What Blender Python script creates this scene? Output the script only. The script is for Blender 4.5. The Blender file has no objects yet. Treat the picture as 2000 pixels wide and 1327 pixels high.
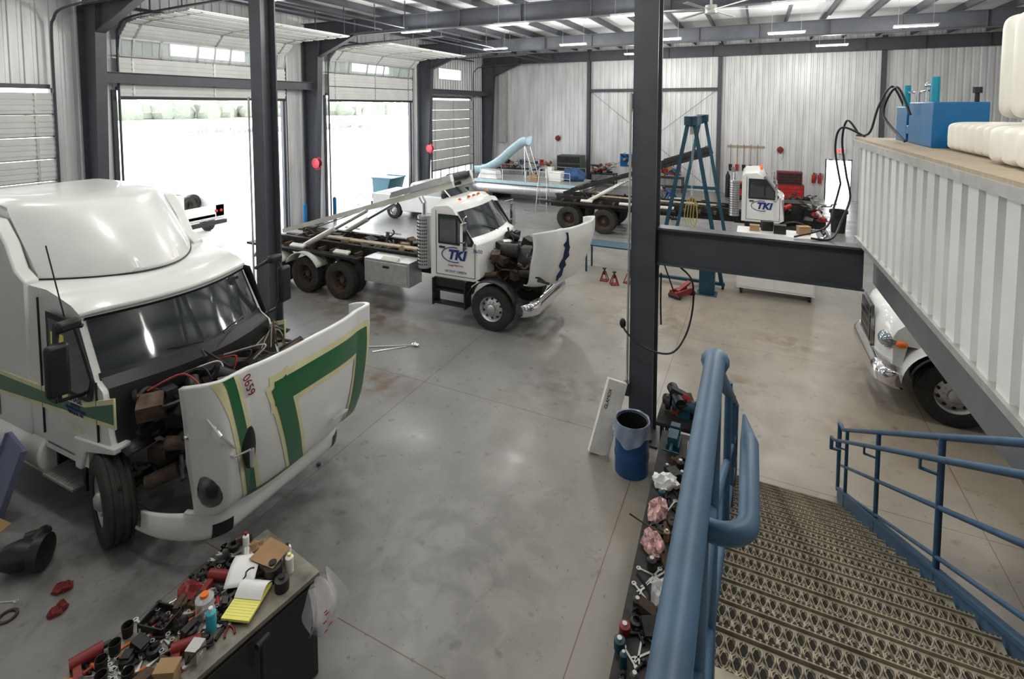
import bpy,bmesh,math,random
from math import sin,cos,pi,radians,atan2,sqrt
from mathutils import Vector as V, Matrix, Euler, noise
random.seed(7)
SC=bpy.context.scene; COL=SC.collection
# ---------------------------------------------------------------- materials
MC={}
def mat(n,c,r=.5,m=0.,var=.1,sc=5.,bump=0.,emit=0,coat=0,alpha=1,trans=0,dirt=0,stretch=(1,1,1)):
    if n in MC: return MC[n]
    M=bpy.data.materials.new(n); M.use_nodes=True; nt=M.node_tree; N=nt.nodes; L=nt.links
    b=[q for q in N if q.type=='BSDF_PRINCIPLED'][0]
    tc=N.new('ShaderNodeTexCoord'); mp=N.new('ShaderNodeMapping'); mp.inputs['Scale'].default_value=stretch
    L.new(tc.outputs['Object'],mp.inputs['Vector'])
    no=N.new('ShaderNodeTexNoise'); no.inputs['Scale'].default_value=sc; no.inputs['Detail'].default_value=6
    L.new(mp.outputs[0],no.inputs['Vector'])
    cr=N.new('ShaderNodeValToRGB'); e=cr.color_ramp.elements
    e[0].position=.3; e[1].position=.7
    e[0].color=tuple(max(0,x*(1-var)) for x in c)+(1,); e[1].color=tuple(min(1,x*(1+var)) for x in c)+(1,)
    if dirt:
        d=cr.color_ramp.elements.new(.2); d.color=tuple(x*(1-dirt) for x in c)+(1,)
    L.new(no.outputs[0],cr.inputs[0]); L.new(cr.outputs[0],b.inputs['Base Color'])
    b.inputs['Roughness'].default_value=r; b.inputs['Metallic'].default_value=m
    if coat: b.inputs['Coat Weight'].default_value=coat; b.inputs['Coat Roughness'].default_value=.08
    if trans: b.inputs['Transmission Weight'].default_value=trans
    b.inputs['Alpha'].default_value=alpha
    if emit:
        b.inputs['Emission Color'].default_value=tuple(c)+(1,); b.inputs['Emission Strength'].default_value=emit
    if bump:
        bp=N.new('ShaderNodeBump'); bp.inputs['Strength'].default_value=bump; bp.inputs['Distance'].default_value=.02
        L.new(no.outputs[0],bp.inputs['Height']); L.new(bp.outputs[0],b.inputs['Normal'])
    MC[n]=M; return M
WHITE=mat('white_paint',(.77,.775,.755),.3,0,.04,2,coat=.5)
CREAM=mat('aged_white_paint',(.6,.59,.53),.4,0,.12,3,coat=.2,dirt=.3)
STEEL=mat('grey_painted_steel',(.07,.077,.09),.45,0,.12,3)
BLUE=mat('blue_rail_paint',(.038,.1,.18),.5,0,.18,9,bump=.05)
TEAL=mat('teal_paint',(.009,.058,.09),.5,0,.2,6)
TANKB=mat('bright_blue_paint',(.005,.13,.32),.35,0,.1,4)
BLACK=mat('black_plastic',(.014,.014,.015),.45,0,.2,8)
RUBBER=mat('dusty_rubber',(.035,.032,.028),.85,0,.3,10,bump=.3)
CHROME=mat('chrome',(.8,.8,.82),.12,1,.03)
ALU=mat('aluminium',(.6,.6,.6),.35,.85,.1,6)
GALV=mat('galvanised_steel',(.5,.5,.48),.45,.6,.12,8)
RUST=mat('dirty_rusty_steel',(.09,.06,.042),.75,.3,.5,7,bump=.2)
DARK=mat('greasy_black_metal',(.03,.028,.026),.55,.4,.5,9,bump=.3)
GLASS=mat('dark_tinted_glass',(.03,.038,.042),.05,0,.1,coat=1)
PANE=mat('clear_pane',(.75,.85,.82),.05,0,.02,alpha=.3)
GREEN=mat('green_stripe_paint',(.02,.14,.055),.3,0,.08,coat=.5)
YEL=mat('pale_yellow_fade_paint',(.75,.72,.42),.35,0,.08,coat=.4)
RED=mat('red_paint',(.4,.02,.02),.45,0,.2,8)
DRED=mat('dark_red_paint',(.2,.02,.02),.5,0,.1)
ORANGE=mat('orange_plastic',(.8,.18,.02),.4)
YELLOW=mat('yellow_paper',(.85,.8,.2),.7,0,.04)
NAVY=mat('navy_lettering',(.01,.03,.2),.4)
PAPER=mat('white_paper',(.8,.8,.8),.7,0,.03)
CARD=mat('cardboard',(.35,.22,.11),.8,0,.12)
WOOD=mat('worn_plywood',(.4,.33,.24),.7,0,.15,5,stretch=(1,8,1))
DOORW=mat('white_door_panel',(.68,.69,.67),.4,0,.06,2)
RIBW=mat('galvalume_wall_liner',(.7,.71,.71),.42,.25,.16,1.2,stretch=(2.5,2.5,.3))  # vertically stretched noise puts blotchy reflected light streaks into the colour
RIBM=mat('white_ribbed_panel',(.8,.8,.78),.4,0,.04,2)
POLY=mat('white_polyethylene',(.8,.78,.7),.5,0,.05,2)
BAG=mat('clear_plastic_film',(.85,.85,.87),.2,0,.05,alpha=.4)
LEDM=mat('lamp_diffuser',(1,.98,.95),.5,0,0,emit=4)
DGREEN=mat('dark_brown_black_enamel',(.018,.016,.013),.4,0,.5,4,dirt=.4)
CLOTH=mat('blue_coverall_cloth',(.03,.07,.18),.9)
SKIN=mat('skin',(.5,.28,.2),.6)
HVIS=mat('high_visibility_cloth',(.45,.75,.05),.8)
TREAD=mat('dusty_grip_strut_steel',(.36,.32,.25),.55,.3,.3,14)
HOLE_SHADE=mat('painted_opening_shade',(.03,.027,.022),.9)  # dark colour standing in for the shade inside tread openings
LBLUE=mat('light_blue_fibreglass',(.42,.58,.64),.35)
MAGENTA=mat('pink_red_paint',(.6,.05,.09),.45)
# ---------------------------------------------------------------- mesh builder
def crv(pts,k=6):
    P=[V(q) for q in pts]; o=[]
    for i in range(len(P)-1):
        a=P[max(i-1,0)];b=P[i];c=P[i+1];d=P[min(i+2,len(P)-1)]
        for j in range(k):
            t=j/k; o.append(.5*((2*b)+(c-a)*t+(2*a-5*b+4*c-d)*t*t+(3*b-a-3*c+d)*t**3))
    o.append(P[-1]); return o
class B:
    def __init__(s,mt): s.v=[];s.f=[];s.fm=[];s.ms=[];s.set(mt)
    def set(s,mt):
        if mt not in s.ms: s.ms.append(mt)
        s.i=s.ms.index(mt); return s
    def add(s,vs,fs):
        n=len(s.v); s.v+=[tuple(q) for q in vs]
        for q in fs: s.f.append(tuple(n+a for a in q)); s.fm.append(s.i)
        return s
    def box(s,x0,y0,z0,x1,y1,z1):
        return s.add([(x0,y0,z0),(x1,y0,z0),(x1,y1,z0),(x0,y1,z0),(x0,y0,z1),(x1,y0,z1),(x1,y1,z1),(x0,y1,z1)],
          [(0,3,2,1),(4,5,6,7),(0,1,5,4),(1,2,6,5),(2,3,7,6),(3,0,4,7)])
    def bx(s,c,d,r=(0,0,0)):
        M=Matrix.Translation(c)@Euler([radians(a) for a in r]).to_matrix().to_4x4()
        vs=[M@V((a*d[0]/2,b*d[1]/2,e*d[2]/2)) for e in(-1,1) for a,b in((-1,-1),(1,-1),(1,1),(-1,1))]
        return s.add(vs,[(0,3,2,1),(4,5,6,7),(0,1,5,4),(1,2,6,5),(2,3,7,6),(3,0,4,7)])
    def lathe(s,pr,o,ax,n=20):
        o=V(o);ax=V(ax).normalized();u=ax.orthogonal().normalized();w=ax.cross(u)
        vs=[];fs=[];m=len(pr)
        for i in range(n):
            d=u*cos(2*pi*i/n)+w*sin(2*pi*i/n)
            for r,a in pr: vs.append(o+ax*a+d*max(r,.0004))
        for i in range(n):
            for j in range(m-1):
                a=i*m+j;b=((i+1)%n)*m+j; fs.append((a,b,b+1,a+1))
        return s.add(vs,fs)
    def cyl(s,a,b,r,r2=None,n=14):
        a=V(a);b=V(b);h=(b-a).length; r2=r if r2 is None else r2
        return s.lathe([(0,0),(r,0),(r2,h),(0,h)],a,b-a,n)
    def tube(s,pts,r,n=8,cl=False):
        P=[V(q) for q in pts];m=len(P);vs=[];fs=[]
        T=(P[1]-P[0]).normalized();u=T.orthogonal().normalized()
        for i in range(m):
            if cl: T=(P[(i+1)%m]-P[i-1]).normalized()
            else: T=(P[min(i+1,m-1)]-P[max(i-1,0)]).normalized()
            u=(u-T*u.dot(T)).normalized();w=T.cross(u)
            k=1.
            if 0<i<m-1 and not cl:
                c=(P[i+1]-P[i]).normalized().dot((P[i]-P[i-1]).normalized()); k=1/max(.6,sqrt((1+c)/2))
            for j in range(n): vs.append(P[i]+(u*cos(2*pi*j/n)+w*sin(2*pi*j/n))*r*k)
        for i in range(m if cl else m-1):
            for j in range(n):
                a=i*n;b=((i+1)%m)*n; fs.append((a+j,a+(j+1)%n,b+(j+1)%n,b+j))
        if not cl: fs+=[tuple(range(n))[::-1],tuple(range((m-1)*n,m*n))]
        return s.add(vs,fs)
    def prism(s,poly,ax,a,b):
        def c(p,t): return (t,p[0],p[1]) if ax=='x' else ((p[0],t,p[1]) if ax=='y' else (p[0],p[1],t))
        n=len(poly)
        return s.add([c(q,a) for q in poly]+[c(q,b) for q in poly],[tuple(range(n)),tuple(range(n,2*n))[::-1]]+[(i,(i+1)%n,n+(i+1)%n,n+i) for i in range(n)])
    def grid(s,fn,nu,nv):
        return s.add([fn(i/nu,j/nv) for j in range(nv+1) for i in range(nu+1)],[(j*(nu+1)+i,j*(nu+1)+i+1,(j+1)*(nu+1)+i+1,(j+1)*(nu+1)+i) for j in range(nv) for i in range(nu)])
    def sph(s,c,r,n=12,jit=0):
        r=(r,)*3 if not hasattr(r,'__len__') else r; c=V(c)
        m=n//2+1
        def fn(u,v):
            a=2*pi*u;b=pi*(v-.5); d=V((cos(a)*cos(b),sin(a)*cos(b),sin(b)))
            k=1+jit*noise.noise(d*2.3+c*9)
            return c+V((d.x*r[0],d.y*r[1],d.z*r[2]))*k
        return s.grid(fn,n,m)
    def ib(s,a,b,dep,wid,side,tf=.02,tw=.015,dep2=None):
        a=V(a);b=V(b);d=V(side).normalized();w=(b-a).normalized().cross(d);dep2=dep2 or dep
        def pl(c0,c1,hd0,hd1,hw):
            vs=[];
            for c,hd in((c0,hd0),(c1,hd1)):
                for e,g in((-1,-1),(1,-1),(1,1),(-1,1)): vs.append(c+d*hd*e+w*hw*g)
            s.add(vs,[(0,3,2,1),(4,5,6,7),(0,1,5,4),(1,2,6,5),(2,3,7,6),(3,0,4,7)])
        pl(a,b,dep/2,dep2/2,tw/2)
        pl(a+d*dep/2,b+d*dep2/2,tf/2,tf/2,wid/2); pl(a-d*dep/2,b-d*dep2/2,tf/2,tf/2,wid/2)
        return s
    def rib(s,fn,a,b,z0,z1,sp=.3,d=.035):
        pts=[(a,0)];k=math.floor(a/sp)
        while k*sp<b:
            for o,h in((0,0),(.6,0),(.68,1),(.92,1),(.999,0)):
                q=(k+o)*sp
                if a<q<b: pts.append((q,h*d))
            k+=1
        pts.append((b,0)); n=len(pts)
        return s.add([fn(q,h,z0) for q,h in pts]+[fn(q,h,z1) for q,h in pts],[(i,i+1,n+i+1,n+i) for i in range(n-1)])
    def obj(s,name,par=None,loc=(0,0,0),rot=(0,0,0),bev=0,solid=0,sub=0,label=None,flat=False):
        me=bpy.data.meshes.new(name); me.from_pydata(s.v,[],s.f)
        for q in s.ms: me.materials.append(q)
        me.polygons.foreach_set('material_index',s.fm)
        bm=bmesh.new(); bm.from_mesh(me); bmesh.ops.recalc_face_normals(bm,faces=bm.faces); bm.to_mesh(me); bm.free()
        if not flat:
            me.polygons.foreach_set('use_smooth',[True]*len(me.polygons)); me.set_sharp_from_angle(angle=radians(38))
        o=bpy.data.objects.new(name,me); COL.objects.link(o); o.parent=par; o.location=loc; o.rotation_euler=[radians(a) for a in rot]
        if solid: q=o.modifiers.new('s','SOLIDIFY'); q.thickness=solid; q.offset=-1
        if bev: q=o.modifiers.new('b','BEVEL'); q.width=bev; q.segments=2; q.limit_method='ANGLE'; q.angle_limit=radians(40)
        if sub: q=o.modifiers.new('u','SUBSURF'); q.levels=sub; q.render_levels=sub
        if label: o['label']=label
        return o
def tag(o,label,cat,group=None):
    o['label']=label;o['category']=cat
    if group:o['group']=group
    return o
def top(name,label,cat,loc=(0,0,0),rz=0,group=None):
    o=bpy.data.objects.new(name,None); COL.objects.link(o); o.location=loc; o.rotation_euler=(0,0,radians(rz)); o.empty_display_size=.1
    return tag(o,label,cat,group)
def struct(o): o['kind']='structure'; return o
def dup(o,loc,rz=None,label=None):
    def cp(q,par):
        c=q.copy(); COL.objects.link(c); c.parent=par
        for k in list(q.children): cp(k,c)
        return c
    c=cp(o,None); c.location=loc
    if rz is not None: c.rotation_euler=(o.rotation_euler[0],o.rotation_euler[1],radians(rz))
    if label: c['label']=label
    return c
def text(t,size,mt,par,loc,rot,name='lettering',shear=0,bold=0,align='CENTER'):
    cu=bpy.data.curves.new('t','FONT');cu.body=t;cu.size=size;cu.extrude=.002;cu.align_x=align;cu.shear=shear;cu.offset=bold
    o=bpy.data.objects.new('t',cu);COL.objects.link(o);bpy.context.view_layer.update()
    me=bpy.data.meshes.new_from_object(o.evaluated_get(bpy.context.evaluated_depsgraph_get()))
    bpy.data.objects.remove(o); me.materials.clear(); me.materials.append(mt)
    q=bpy.data.objects.new(name,me);COL.objects.link(q);q.parent=par;q.location=loc;q.rotation_euler=[radians(a) for a in rot];return q
# ---------------------------------------------------------------- camera
yaw=25.64
cd=bpy.data.cameras.new("Camera");cam=bpy.data.objects.new("Camera",cd);COL.objects.link(cam);SC.camera=cam
cam.location=(0,0,5.2);cam.rotation_euler=(radians(90-3.5),0,radians(yaw));cd.lens=18;cd.sensor_width=36;cd.sensor_fit='HORIZONTAL'
cd.shift_y=-(663.5-(207+1000*math.tan(radians(3.5))))/2000;cd.clip_end=900;cd.clip_start=.05
# ---------------------------------------------------------------- world / light
w=bpy.data.worlds.new('World');SC.world=w;w.use_nodes=True
bg=w.node_tree.nodes['Background'];bg.inputs[0].default_value=(.93,.96,1,1);bg.inputs[1].default_value=6.0
SC.view_settings.view_transform='Standard';SC.view_settings.exposure=.06;SC.view_settings.gamma=.95
# ---------------------------------------------------------------- floor
def floormat():
    M=bpy.data.materials.new('stained_concrete');M.use_nodes=True;nt=M.node_tree;N=nt.nodes;L=nt.links
    b=[q for q in N if q.type=='BSDF_PRINCIPLED'][0];tc=N.new('ShaderNodeTexCoord')
    def nz(sc,det,r0,r1,dist=0,top_=1.):
        n=N.new('ShaderNodeTexNoise');n.inputs['Scale'].default_value=sc;n.inputs['Detail'].default_value=det;n.inputs['Distortion'].default_value=dist
        L.new(tc.outputs['Object'],n.inputs['Vector']);m=N.new('ShaderNodeMapRange');m.inputs[1].default_value=r0;m.inputs[2].default_value=r1;m.inputs[4].default_value=top_;L.new(n.outputs[0],m.inputs[0]);return m.outputs[0]
    def mix(fac,a,c):
        m=N.new('ShaderNodeMix');m.data_type='RGBA'
        if hasattr(fac,'links'): L.new(fac,m.inputs[0])
        else: m.inputs[0].default_value=fac
        if hasattr(a,'links'): L.new(a,m.inputs[6])
        else: m.inputs[6].default_value=a
        m.inputs[7].default_value=c; return m.outputs[2]
    def spot(x,y,rx,ry,k,flat=False):
        vm=N.new('ShaderNodeMapping');vm.vector_type='POINT';vm.inputs['Scale'].default_value=(1/rx,1/ry,0);vm.inputs['Location'].default_value=(-x/rx,-y/ry,0)
        L.new(tc.outputs['Object'],vm.inputs[0]);ln=N.new('ShaderNodeVectorMath');ln.operation='LENGTH';L.new(vm.outputs[0],ln.inputs[0])
        a=N.new('ShaderNodeMapRange');a.inputs[1].default_value=1;a.inputs[2].default_value=.2;L.new(ln.outputs['Value'],a.inputs[0])
        mm=N.new('ShaderNodeMath');mm.operation='MULTIPLY';L.new(a.outputs[0],mm.inputs[0])
        if flat: mm.inputs[1].default_value=k
        else: L.new(nz(3,8,.4,.6,.6,k),mm.inputs[1])
        return mm.outputs[0]
    c=mix(nz(.35,6,.3,.7),(.262,.262,.258,1),(.205,.204,.2,1))
    for q in((3,9,8,9,.8,True),(-2,14,6,5,.6,True),(0,5,3,4,.4,True)): c=mix(spot(*q),c,(.28,.235,.17,1))
    c=mix(nz(1.1,10,.5,.75,.4,.5),c,(.15,.142,.128,1))
    c=mix(nz(5,8,.62,.72,0,.6),c,(.11,.1,.085,1))
    c=mix(nz(16,6,.66,.7,0,.6),c,(.08,.072,.06,1))
    c=mix(nz(.5,5,.6,.75,1,.5),c,(.23,.19,.135,1))
    for q in((-8.4,9.6,2.6,.8,.9),(-10.5,10.4,3,1,.8),(-6.3,7.3,.8,.6,.95),(.6,12.5,1.2,.6,.8),(-2.2,12.5,1.5,1.5,.7),(-.2,10.2,.7,.4,.9),(1.5,9.5,.8,.5,.7)):
        c=mix(spot(*q),c,(.15,.1,.06,1))
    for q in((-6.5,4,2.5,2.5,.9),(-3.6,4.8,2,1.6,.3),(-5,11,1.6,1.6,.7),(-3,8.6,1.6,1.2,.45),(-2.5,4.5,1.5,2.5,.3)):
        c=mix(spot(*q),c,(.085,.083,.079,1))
    sp=N.new('ShaderNodeSeparateXYZ');L.new(tc.outputs['Object'],sp.inputs[0])
    for ax,off in((0,1.46),(1,-7.73)):
        a=N.new('ShaderNodeMath');a.operation='ADD';a.inputs[1].default_value=off+408;L.new(sp.outputs[ax],a.inputs[0])
        d=N.new('ShaderNodeMath');d.operation='PINGPONG';d.inputs[1].default_value=2.04;L.new(a.outputs[0],d.inputs[0])
        l=N.new('ShaderNodeMath');l.operation='LESS_THAN';l.inputs[1].default_value=.006;L.new(d.outputs[0],l.inputs[0])
        c=mix(l.outputs[0],c,(.13,.085,.05,1))
    L.new(c,b.inputs['Base Color'])
    r=N.new('ShaderNodeMapRange');L.new(nz(1.5,6,.3,.7),r.inputs[0]);r.inputs[3].default_value=.26;r.inputs[4].default_value=.46;L.new(r.outputs[0],b.inputs['Roughness'])
    return M
struct(B(floormat()).box(-18.1,-6,-.2,16,33.1,0).obj('floor'))
YARD=mat('pale_gravel_yard',(.85,.83,.78),.9,0,.04,.3)
struct(B(YARD).box(-260,-120,-.3,-18.1,220,-.02).obj('floor_yard'))
struct(B(YARD).box(-18.1,33.1,-.3,60,160,-.02).obj('floor_yard_rear'))
# ---------------------------------------------------------------- walls
ZT=9.15
doors=[(1.4,7.4),(9.05,15.2),(17.6,23.9),(25.8,30.8)]
wins=[(3,5.8),(10.7,13.6),(19.3,22.2),(26.9,29.6)]
b=B(RIBW);fn=lambda q,h,z:(-18-h,q,z)
e=[-6]+[a for d in doors for a in d]+[33]
for i in range(0,len(e),2): b.rib(fn,e[i],e[i+1],0,ZT)
for (a,c),(p,q) in zip(doors,wins):
    b.rib(fn,a,p,5.7,ZT);b.rib(fn,q,c,5.7,ZT);b.rib(fn,p,q,5.7,6.85);b.rib(fn,p,q,7.6,ZT)
b.set(STEEL)
for a,c in doors:
    b.box(-18.08,a-.12,0,-17.93,a,5.7);b.box(-18.08,c,0,-17.93,c+.12,5.7);b.box(-18.08,a,5.68,-17.93,c,5.8)
struct(b.obj('wall_left'))
for i,(p,q) in enumerate(wins):
    b=B(DOORW)
    for y0,y1,z0,z1 in((p,q,6.85,6.9),(p,q,7.55,7.6),(p,p+.05,6.9,7.55),(q-.05,q,6.9,7.55)): b.box(-18.06,y0,z0,-17.98,y1,z1)
    b.set(PANE).box(-18.03,p+.05,6.9,-18.02,q-.05,7.55);struct(b.obj('window_%d'%(i+1)))
b=B(RIBW);fn=lambda q,h,z:(q,33+h,z)
b.rib(fn,-18,3.5,0,ZT);b.rib(fn,4.65,16,0,ZT);b.rib(fn,3.5,4.65,2.2,ZT)
b.set(DOORW).box(3.44,33.0,0,3.5,33.06,2.26).box(4.65,33.0,0,4.71,33.06,2.26).box(3.44,33.0,2.2,4.71,33.06,2.26)
struct(b.obj('wall_back'))
struct(B(RIBW).rib(lambda q,h,z:(16+h,q,z),-6,33,0,ZT).obj('wall_right'))
struct(B(RIBW).rib(lambda q,h,z:(q,-6-h,z),-18,16,0,ZT).obj('wall_front'))
CEIL=mat('white_roof_insulation',(.74,.75,.75),.7,0,.06,1)
struct(B(CEIL).box(-18.2,-6,ZT,16,33.2,ZT+.1).obj('ceiling'))
b=B(DOORW).box(0,0,0,.05,1.05,2.15).set(CHROME).cyl((.05,.95,1),(.12,.95,1),.02).tube([(.12,.97,1),(.12,.85,1)],.012)
struct(b.obj('door_5',loc=(4.68,33.1,0),rot=(0,0,-25)))
def track(b,y):
    b.tube(crv([(-17.75,y,0),(-17.75,y,4),(-17.75,y,7.1),(-17.6,y,7.6),(-17.1,y,7.85),(-15,y,7.95),(-11.5,y,8.0)],4),.035,6)
def ppos(s):
    if s<1.35: return (-17.8,5.5+s)
    s-=1.35; r=1.0; 
    if s<r*pi/2*.9:
        a=s/r; return (-17.8+r*(1-cos(a)),6.85+r*sin(a))
    a=pi/2*.9; s-=r*a
    return (-17.8+r*(1-cos(a))+s*.99,6.85+r*sin(a)+s*.02)
for i,(a,c) in enumerate(doors):
    b=B(DOORW); raised=i in(1,2)
    for k in range(9):
        if raised:
            p0=ppos(k*.62);p1=ppos(k*.62+.6);
        else: p0=(-17.85,k*.62+.02);p1=(-17.85,k*.62+.62)
        dx,dz=p1[0]-p0[0],p1[1]-p0[1];l=sqrt(dx*dx+dz*dz);tx,tz=dx/l,dz/l;nx,nz=tz,-tx
        def slab(u0,u1,y0,y1,h0=0,h1=.05):
            P=[(p0[0]+tx*u+nx*h,p0[1]+tz*u+nz*h) for u,h in((u0,h0),(u1,h0),(u1,h1),(u0,h1))]
            b.prism(P,'y',y0,y1)
        glaz=(k==2 and raised) or (k==1 and i==3)
        if glaz:
            b.set(ALU);slab(0,.06,a,c);slab(l-.06,l,a,c);n=5
            for j in range(n+1):
                y=a+(c-a)*j/n;slab(0,l,max(a,y-.04),min(c,y+.04))
            b.set(PANE);slab(.06,l-.06,a,c,.02,.025);b.set(DOORW)
        else:
            slab(0,l-.02,a,c,0,.04)
            b.set(STEEL);slab(-.02,.005,a,c,.0,.042);b.set(DOORW)
            for u in(.10,.25,.40): slab(u,u+.09,a,c,.04,.062)
        b.set(GALV)
        for y in (a+.4,(a+c)/2,c-.4): slab(.02,l-.03,y-.03,y+.03,.05,.07)
        b.set(DOORW)
    b.set(BLACK)
    b.box(-17.85,a,5.4 if raised else 0,-17.78,c,5.48 if raised else .05)
    b.set(STEEL);track(b,a-.02);track(b,c+.02)
    for x in(-16,-14.5,-13,-11.6): b.tube([(x,a-.02,7.95),(x,a-.02,9)],.02,4).tube([(x,c+.02,7.95),(x,c+.02,9)],.02,4)
    b.tube([(-17.7,a,8.25),(-17.7,c,8.25)],.04,8);b.tube([(-12.6,a,8.02),(-12.6,c,8.02)],.03,6);b.tube([(-11.6,a,8.02),(-11.6,c,8.02)],.03,6)
    struct(b.obj('door_%d'%(i+1),flat=True))
# ---------------------------------------------------------------- steel
for y in(8.25,16.4,24.8,32.5):
    b=B(STEEL)
    b.ib((-17.62,y,0),(-17.45,y,8.1),.5,.28,(1,0,0),.025,.015,.95).box(-17.95,y-.2,0,-17.2,y+.2,.03)
    tag(b.obj('steel_wall_column'),'tapered grey-blue steel column against the metal wall','steel column','wall columns')
for x in(-9.95,-1.52):
    b=B(STEEL).ib((x,7.95,.03),(x,7.95,8.3),.36,.36,(0,1,0),.03,.02).box(x-.28,7.67,0,x+.28,8.23,.03).set(GALV).tube([(x-.2,7.7,5.4),(x-.2,7.7,.9)],.02,6) 
    b.set(STEEL).box(x-.24,7.62,.75,x-.15,7.72,.95)
    tag(b.obj('steel_column'),'grey-blue steel column with electrical conduit on the concrete floor','steel column','interior columns')
for x in(-10.1,-2.07,5.9,13.9):
    tag(B(STEEL).ib((x,32.8,0),(x,32.8,8.9),.25,.2,(0,1,0)).obj('steel_wind_column'),'slim grey steel column against the rear wall','steel column','rear wall columns')
for y in(8.25,16.4,24.8,32.5):
    b=B(STEEL).ib((-17.9,y,8.42),(16,y,8.42),.62,.25,(0,0,1),.025,.015)
    b.prism([(-17.9,8.1),(-15,8.1),(-17.1,7.3),(-17.9,7.3)],'y',y-.012,y+.012)
    b.prism([(-17.1,7.3),(-15,8.1),(-15,8.07),(-17.1,7.25)],'y',y-.12,y+.12)
    for k in range(9):
        x=-14+k*3; b.tube([(x,y,8.12),(x+.7,y+1.5,8.85)],.02,4)
    for k in range(12): b.box(-15+k*2.5,y-.12,8.13,-14.985+k*2.5,y+.12,8.72)
    tag(b.obj('roof_beam'),'deep grey-blue steel rafter beam spanning under the roof','roof beam','roof rafters')
pu=B(STEEL).box(-.02,-6,8.88,.02,33,9.14).box(-.02,-6,8.87,.06,33,8.89).obj('roof_purlin');tag(pu,'grey-blue steel purlin under white roof insulation','roof purlin','roof purlins');pu.location=(-17,0,0)
for k in range(1,22): dup(pu,(-17+k*1.5,0,0))
for a,c,z in((8.4,16.25,6.05),(24.95,32.35,6.05)):
    tag(B(STEEL).ib((-17.35,a,z),(-17.35,c,z),.3,.22,(0,0,1)).obj('steel_wind_beam'),'horizontal grey-blue steel beam above a doorway','steel beam','wind beams')
tag(B(STEEL).ib((-9.97,32.7,6.2),(-2.2,32.7,6.2),.16,.16,(0,0,1)).tube([(-9.9,32.75,6.1),(-2.3,32.75,.05)],.012,5).tube([(-2.3,32.75,6.1),(-9.9,32.75,.05)],.012,5).obj('steel_girt'),'horizontal steel girt with cross bracing rods on rear wall','steel beam')
lamps=[(x,y) for y in(3.2,9.6,16,22.5) for x in(-11.7,-7.7,-3.6,.9,4.9)]+[(-6,28),(3,28)]
L0=B(ALU).box(-.65,-.09,0,.65,.09,.06).tube([(-.5,0,.06),(-.5,0,1.0)],.006,4).tube([(.5,0,.06),(.5,0,1.0)],.006,4)
lh=top('ceiling_lamp','slim white tube lamp hanging under the roof','lamp',(lamps[0][0],lamps[0][1],8.0),0,'ceiling lamps')
L0.obj('lamp_housing',lh);B(LEDM).box(-.62,-.07,-.03,.62,.07,-.001).obj('lamp_diffuser',lh)
for q in lamps[1:]: dup(lh,(q[0],q[1],8.0))
for q in lamps:
    ld=bpy.data.lights.new('tube_light','POINT');ld.shadow_soft_size=.3;ld.energy=150 if q[1]>25 else (255 if q[1]>15 else 170);ld.color=(1,.975,.93);ld.specular_factor=.15
    o=bpy.data.objects.new('tube_light',ld);COL.objects.link(o);o.location=(q[0],q[1],7.45)
fa=top('ceiling_fan','large grey ceiling fan with long blades','ceiling fan',(-1.25,15.4,7.85))
B(GALV).cyl((0,0,.1),(0,0,1.1),.03).cyl((0,0,-.08),(0,0,.14),.16).obj('fan_motor',fa)
for k in range(6):
    B(ALU).prism([(.15,-.05),(1.5,-.07),(1.5,.07),(.15,.05)],'z',0,.012).obj('fan_blade',fa,rot=(8,0,k*60+10))
# ---------------------------------------------------------------- mezzanine
tag(B(STEEL).ib((-1.32,7.95,3.08),(1.30,7.95,3.08),.54,.24,(0,0,1),.028,.018).obj('mezzanine_beam'),'thick grey-blue steel beam joining column and mezzanine','steel beam')
m=top('storage_mezzanine','raised platform enclosed by white ribbed metal panels','mezzanine',(1.27,8.3,0),1.7)
B(mat('light_grey_steel_channel',(.14,.15,.165),.4,0,.1)).prism([(.15,2.86),(.34,2.86),(.34,2.89),(.18,2.89),(.18,3.33),(.34,3.33),(.34,3.36),(.15,3.36)],'y',-11.3,-.25).obj('edge_channel',m)
b=B(RIBM).rib(lambda q,h,z:(h*1.6,q,z),-11.3,0,3.4,4.74,.29,.05);b.rib(lambda q,h,z:(q,-h,z),0,4.7,3.4,4.74,.29,.04)
b.obj('ribbed_panel',m,flat=True)
B(WOOD).box(-.06,-11.3,4.74,4.7,.06,4.77).obj('plywood_top',m)
B(GALV).box(-.08,-11.3,4.66,0,.06,4.74).box(-.03,-11.3,3.36,.03,0,3.42).obj('edge_trim',m)
B(DARK).box(.05,-11.3,3.37,4.7,-.05,3.41).obj('deck',m)
for k in range(9): B(STEEL).box(.36,-10.8+k*1.2,2.95,4.7,-10.72+k*1.2,3.36).obj('joist',m)
tag(B(STEEL).ib((5.2,7.9,.0),(5.2,7.9,2.95),.3,.3,(0,1,0)).obj('steel_column'),'steel post carrying the mezzanine','steel column')
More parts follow.
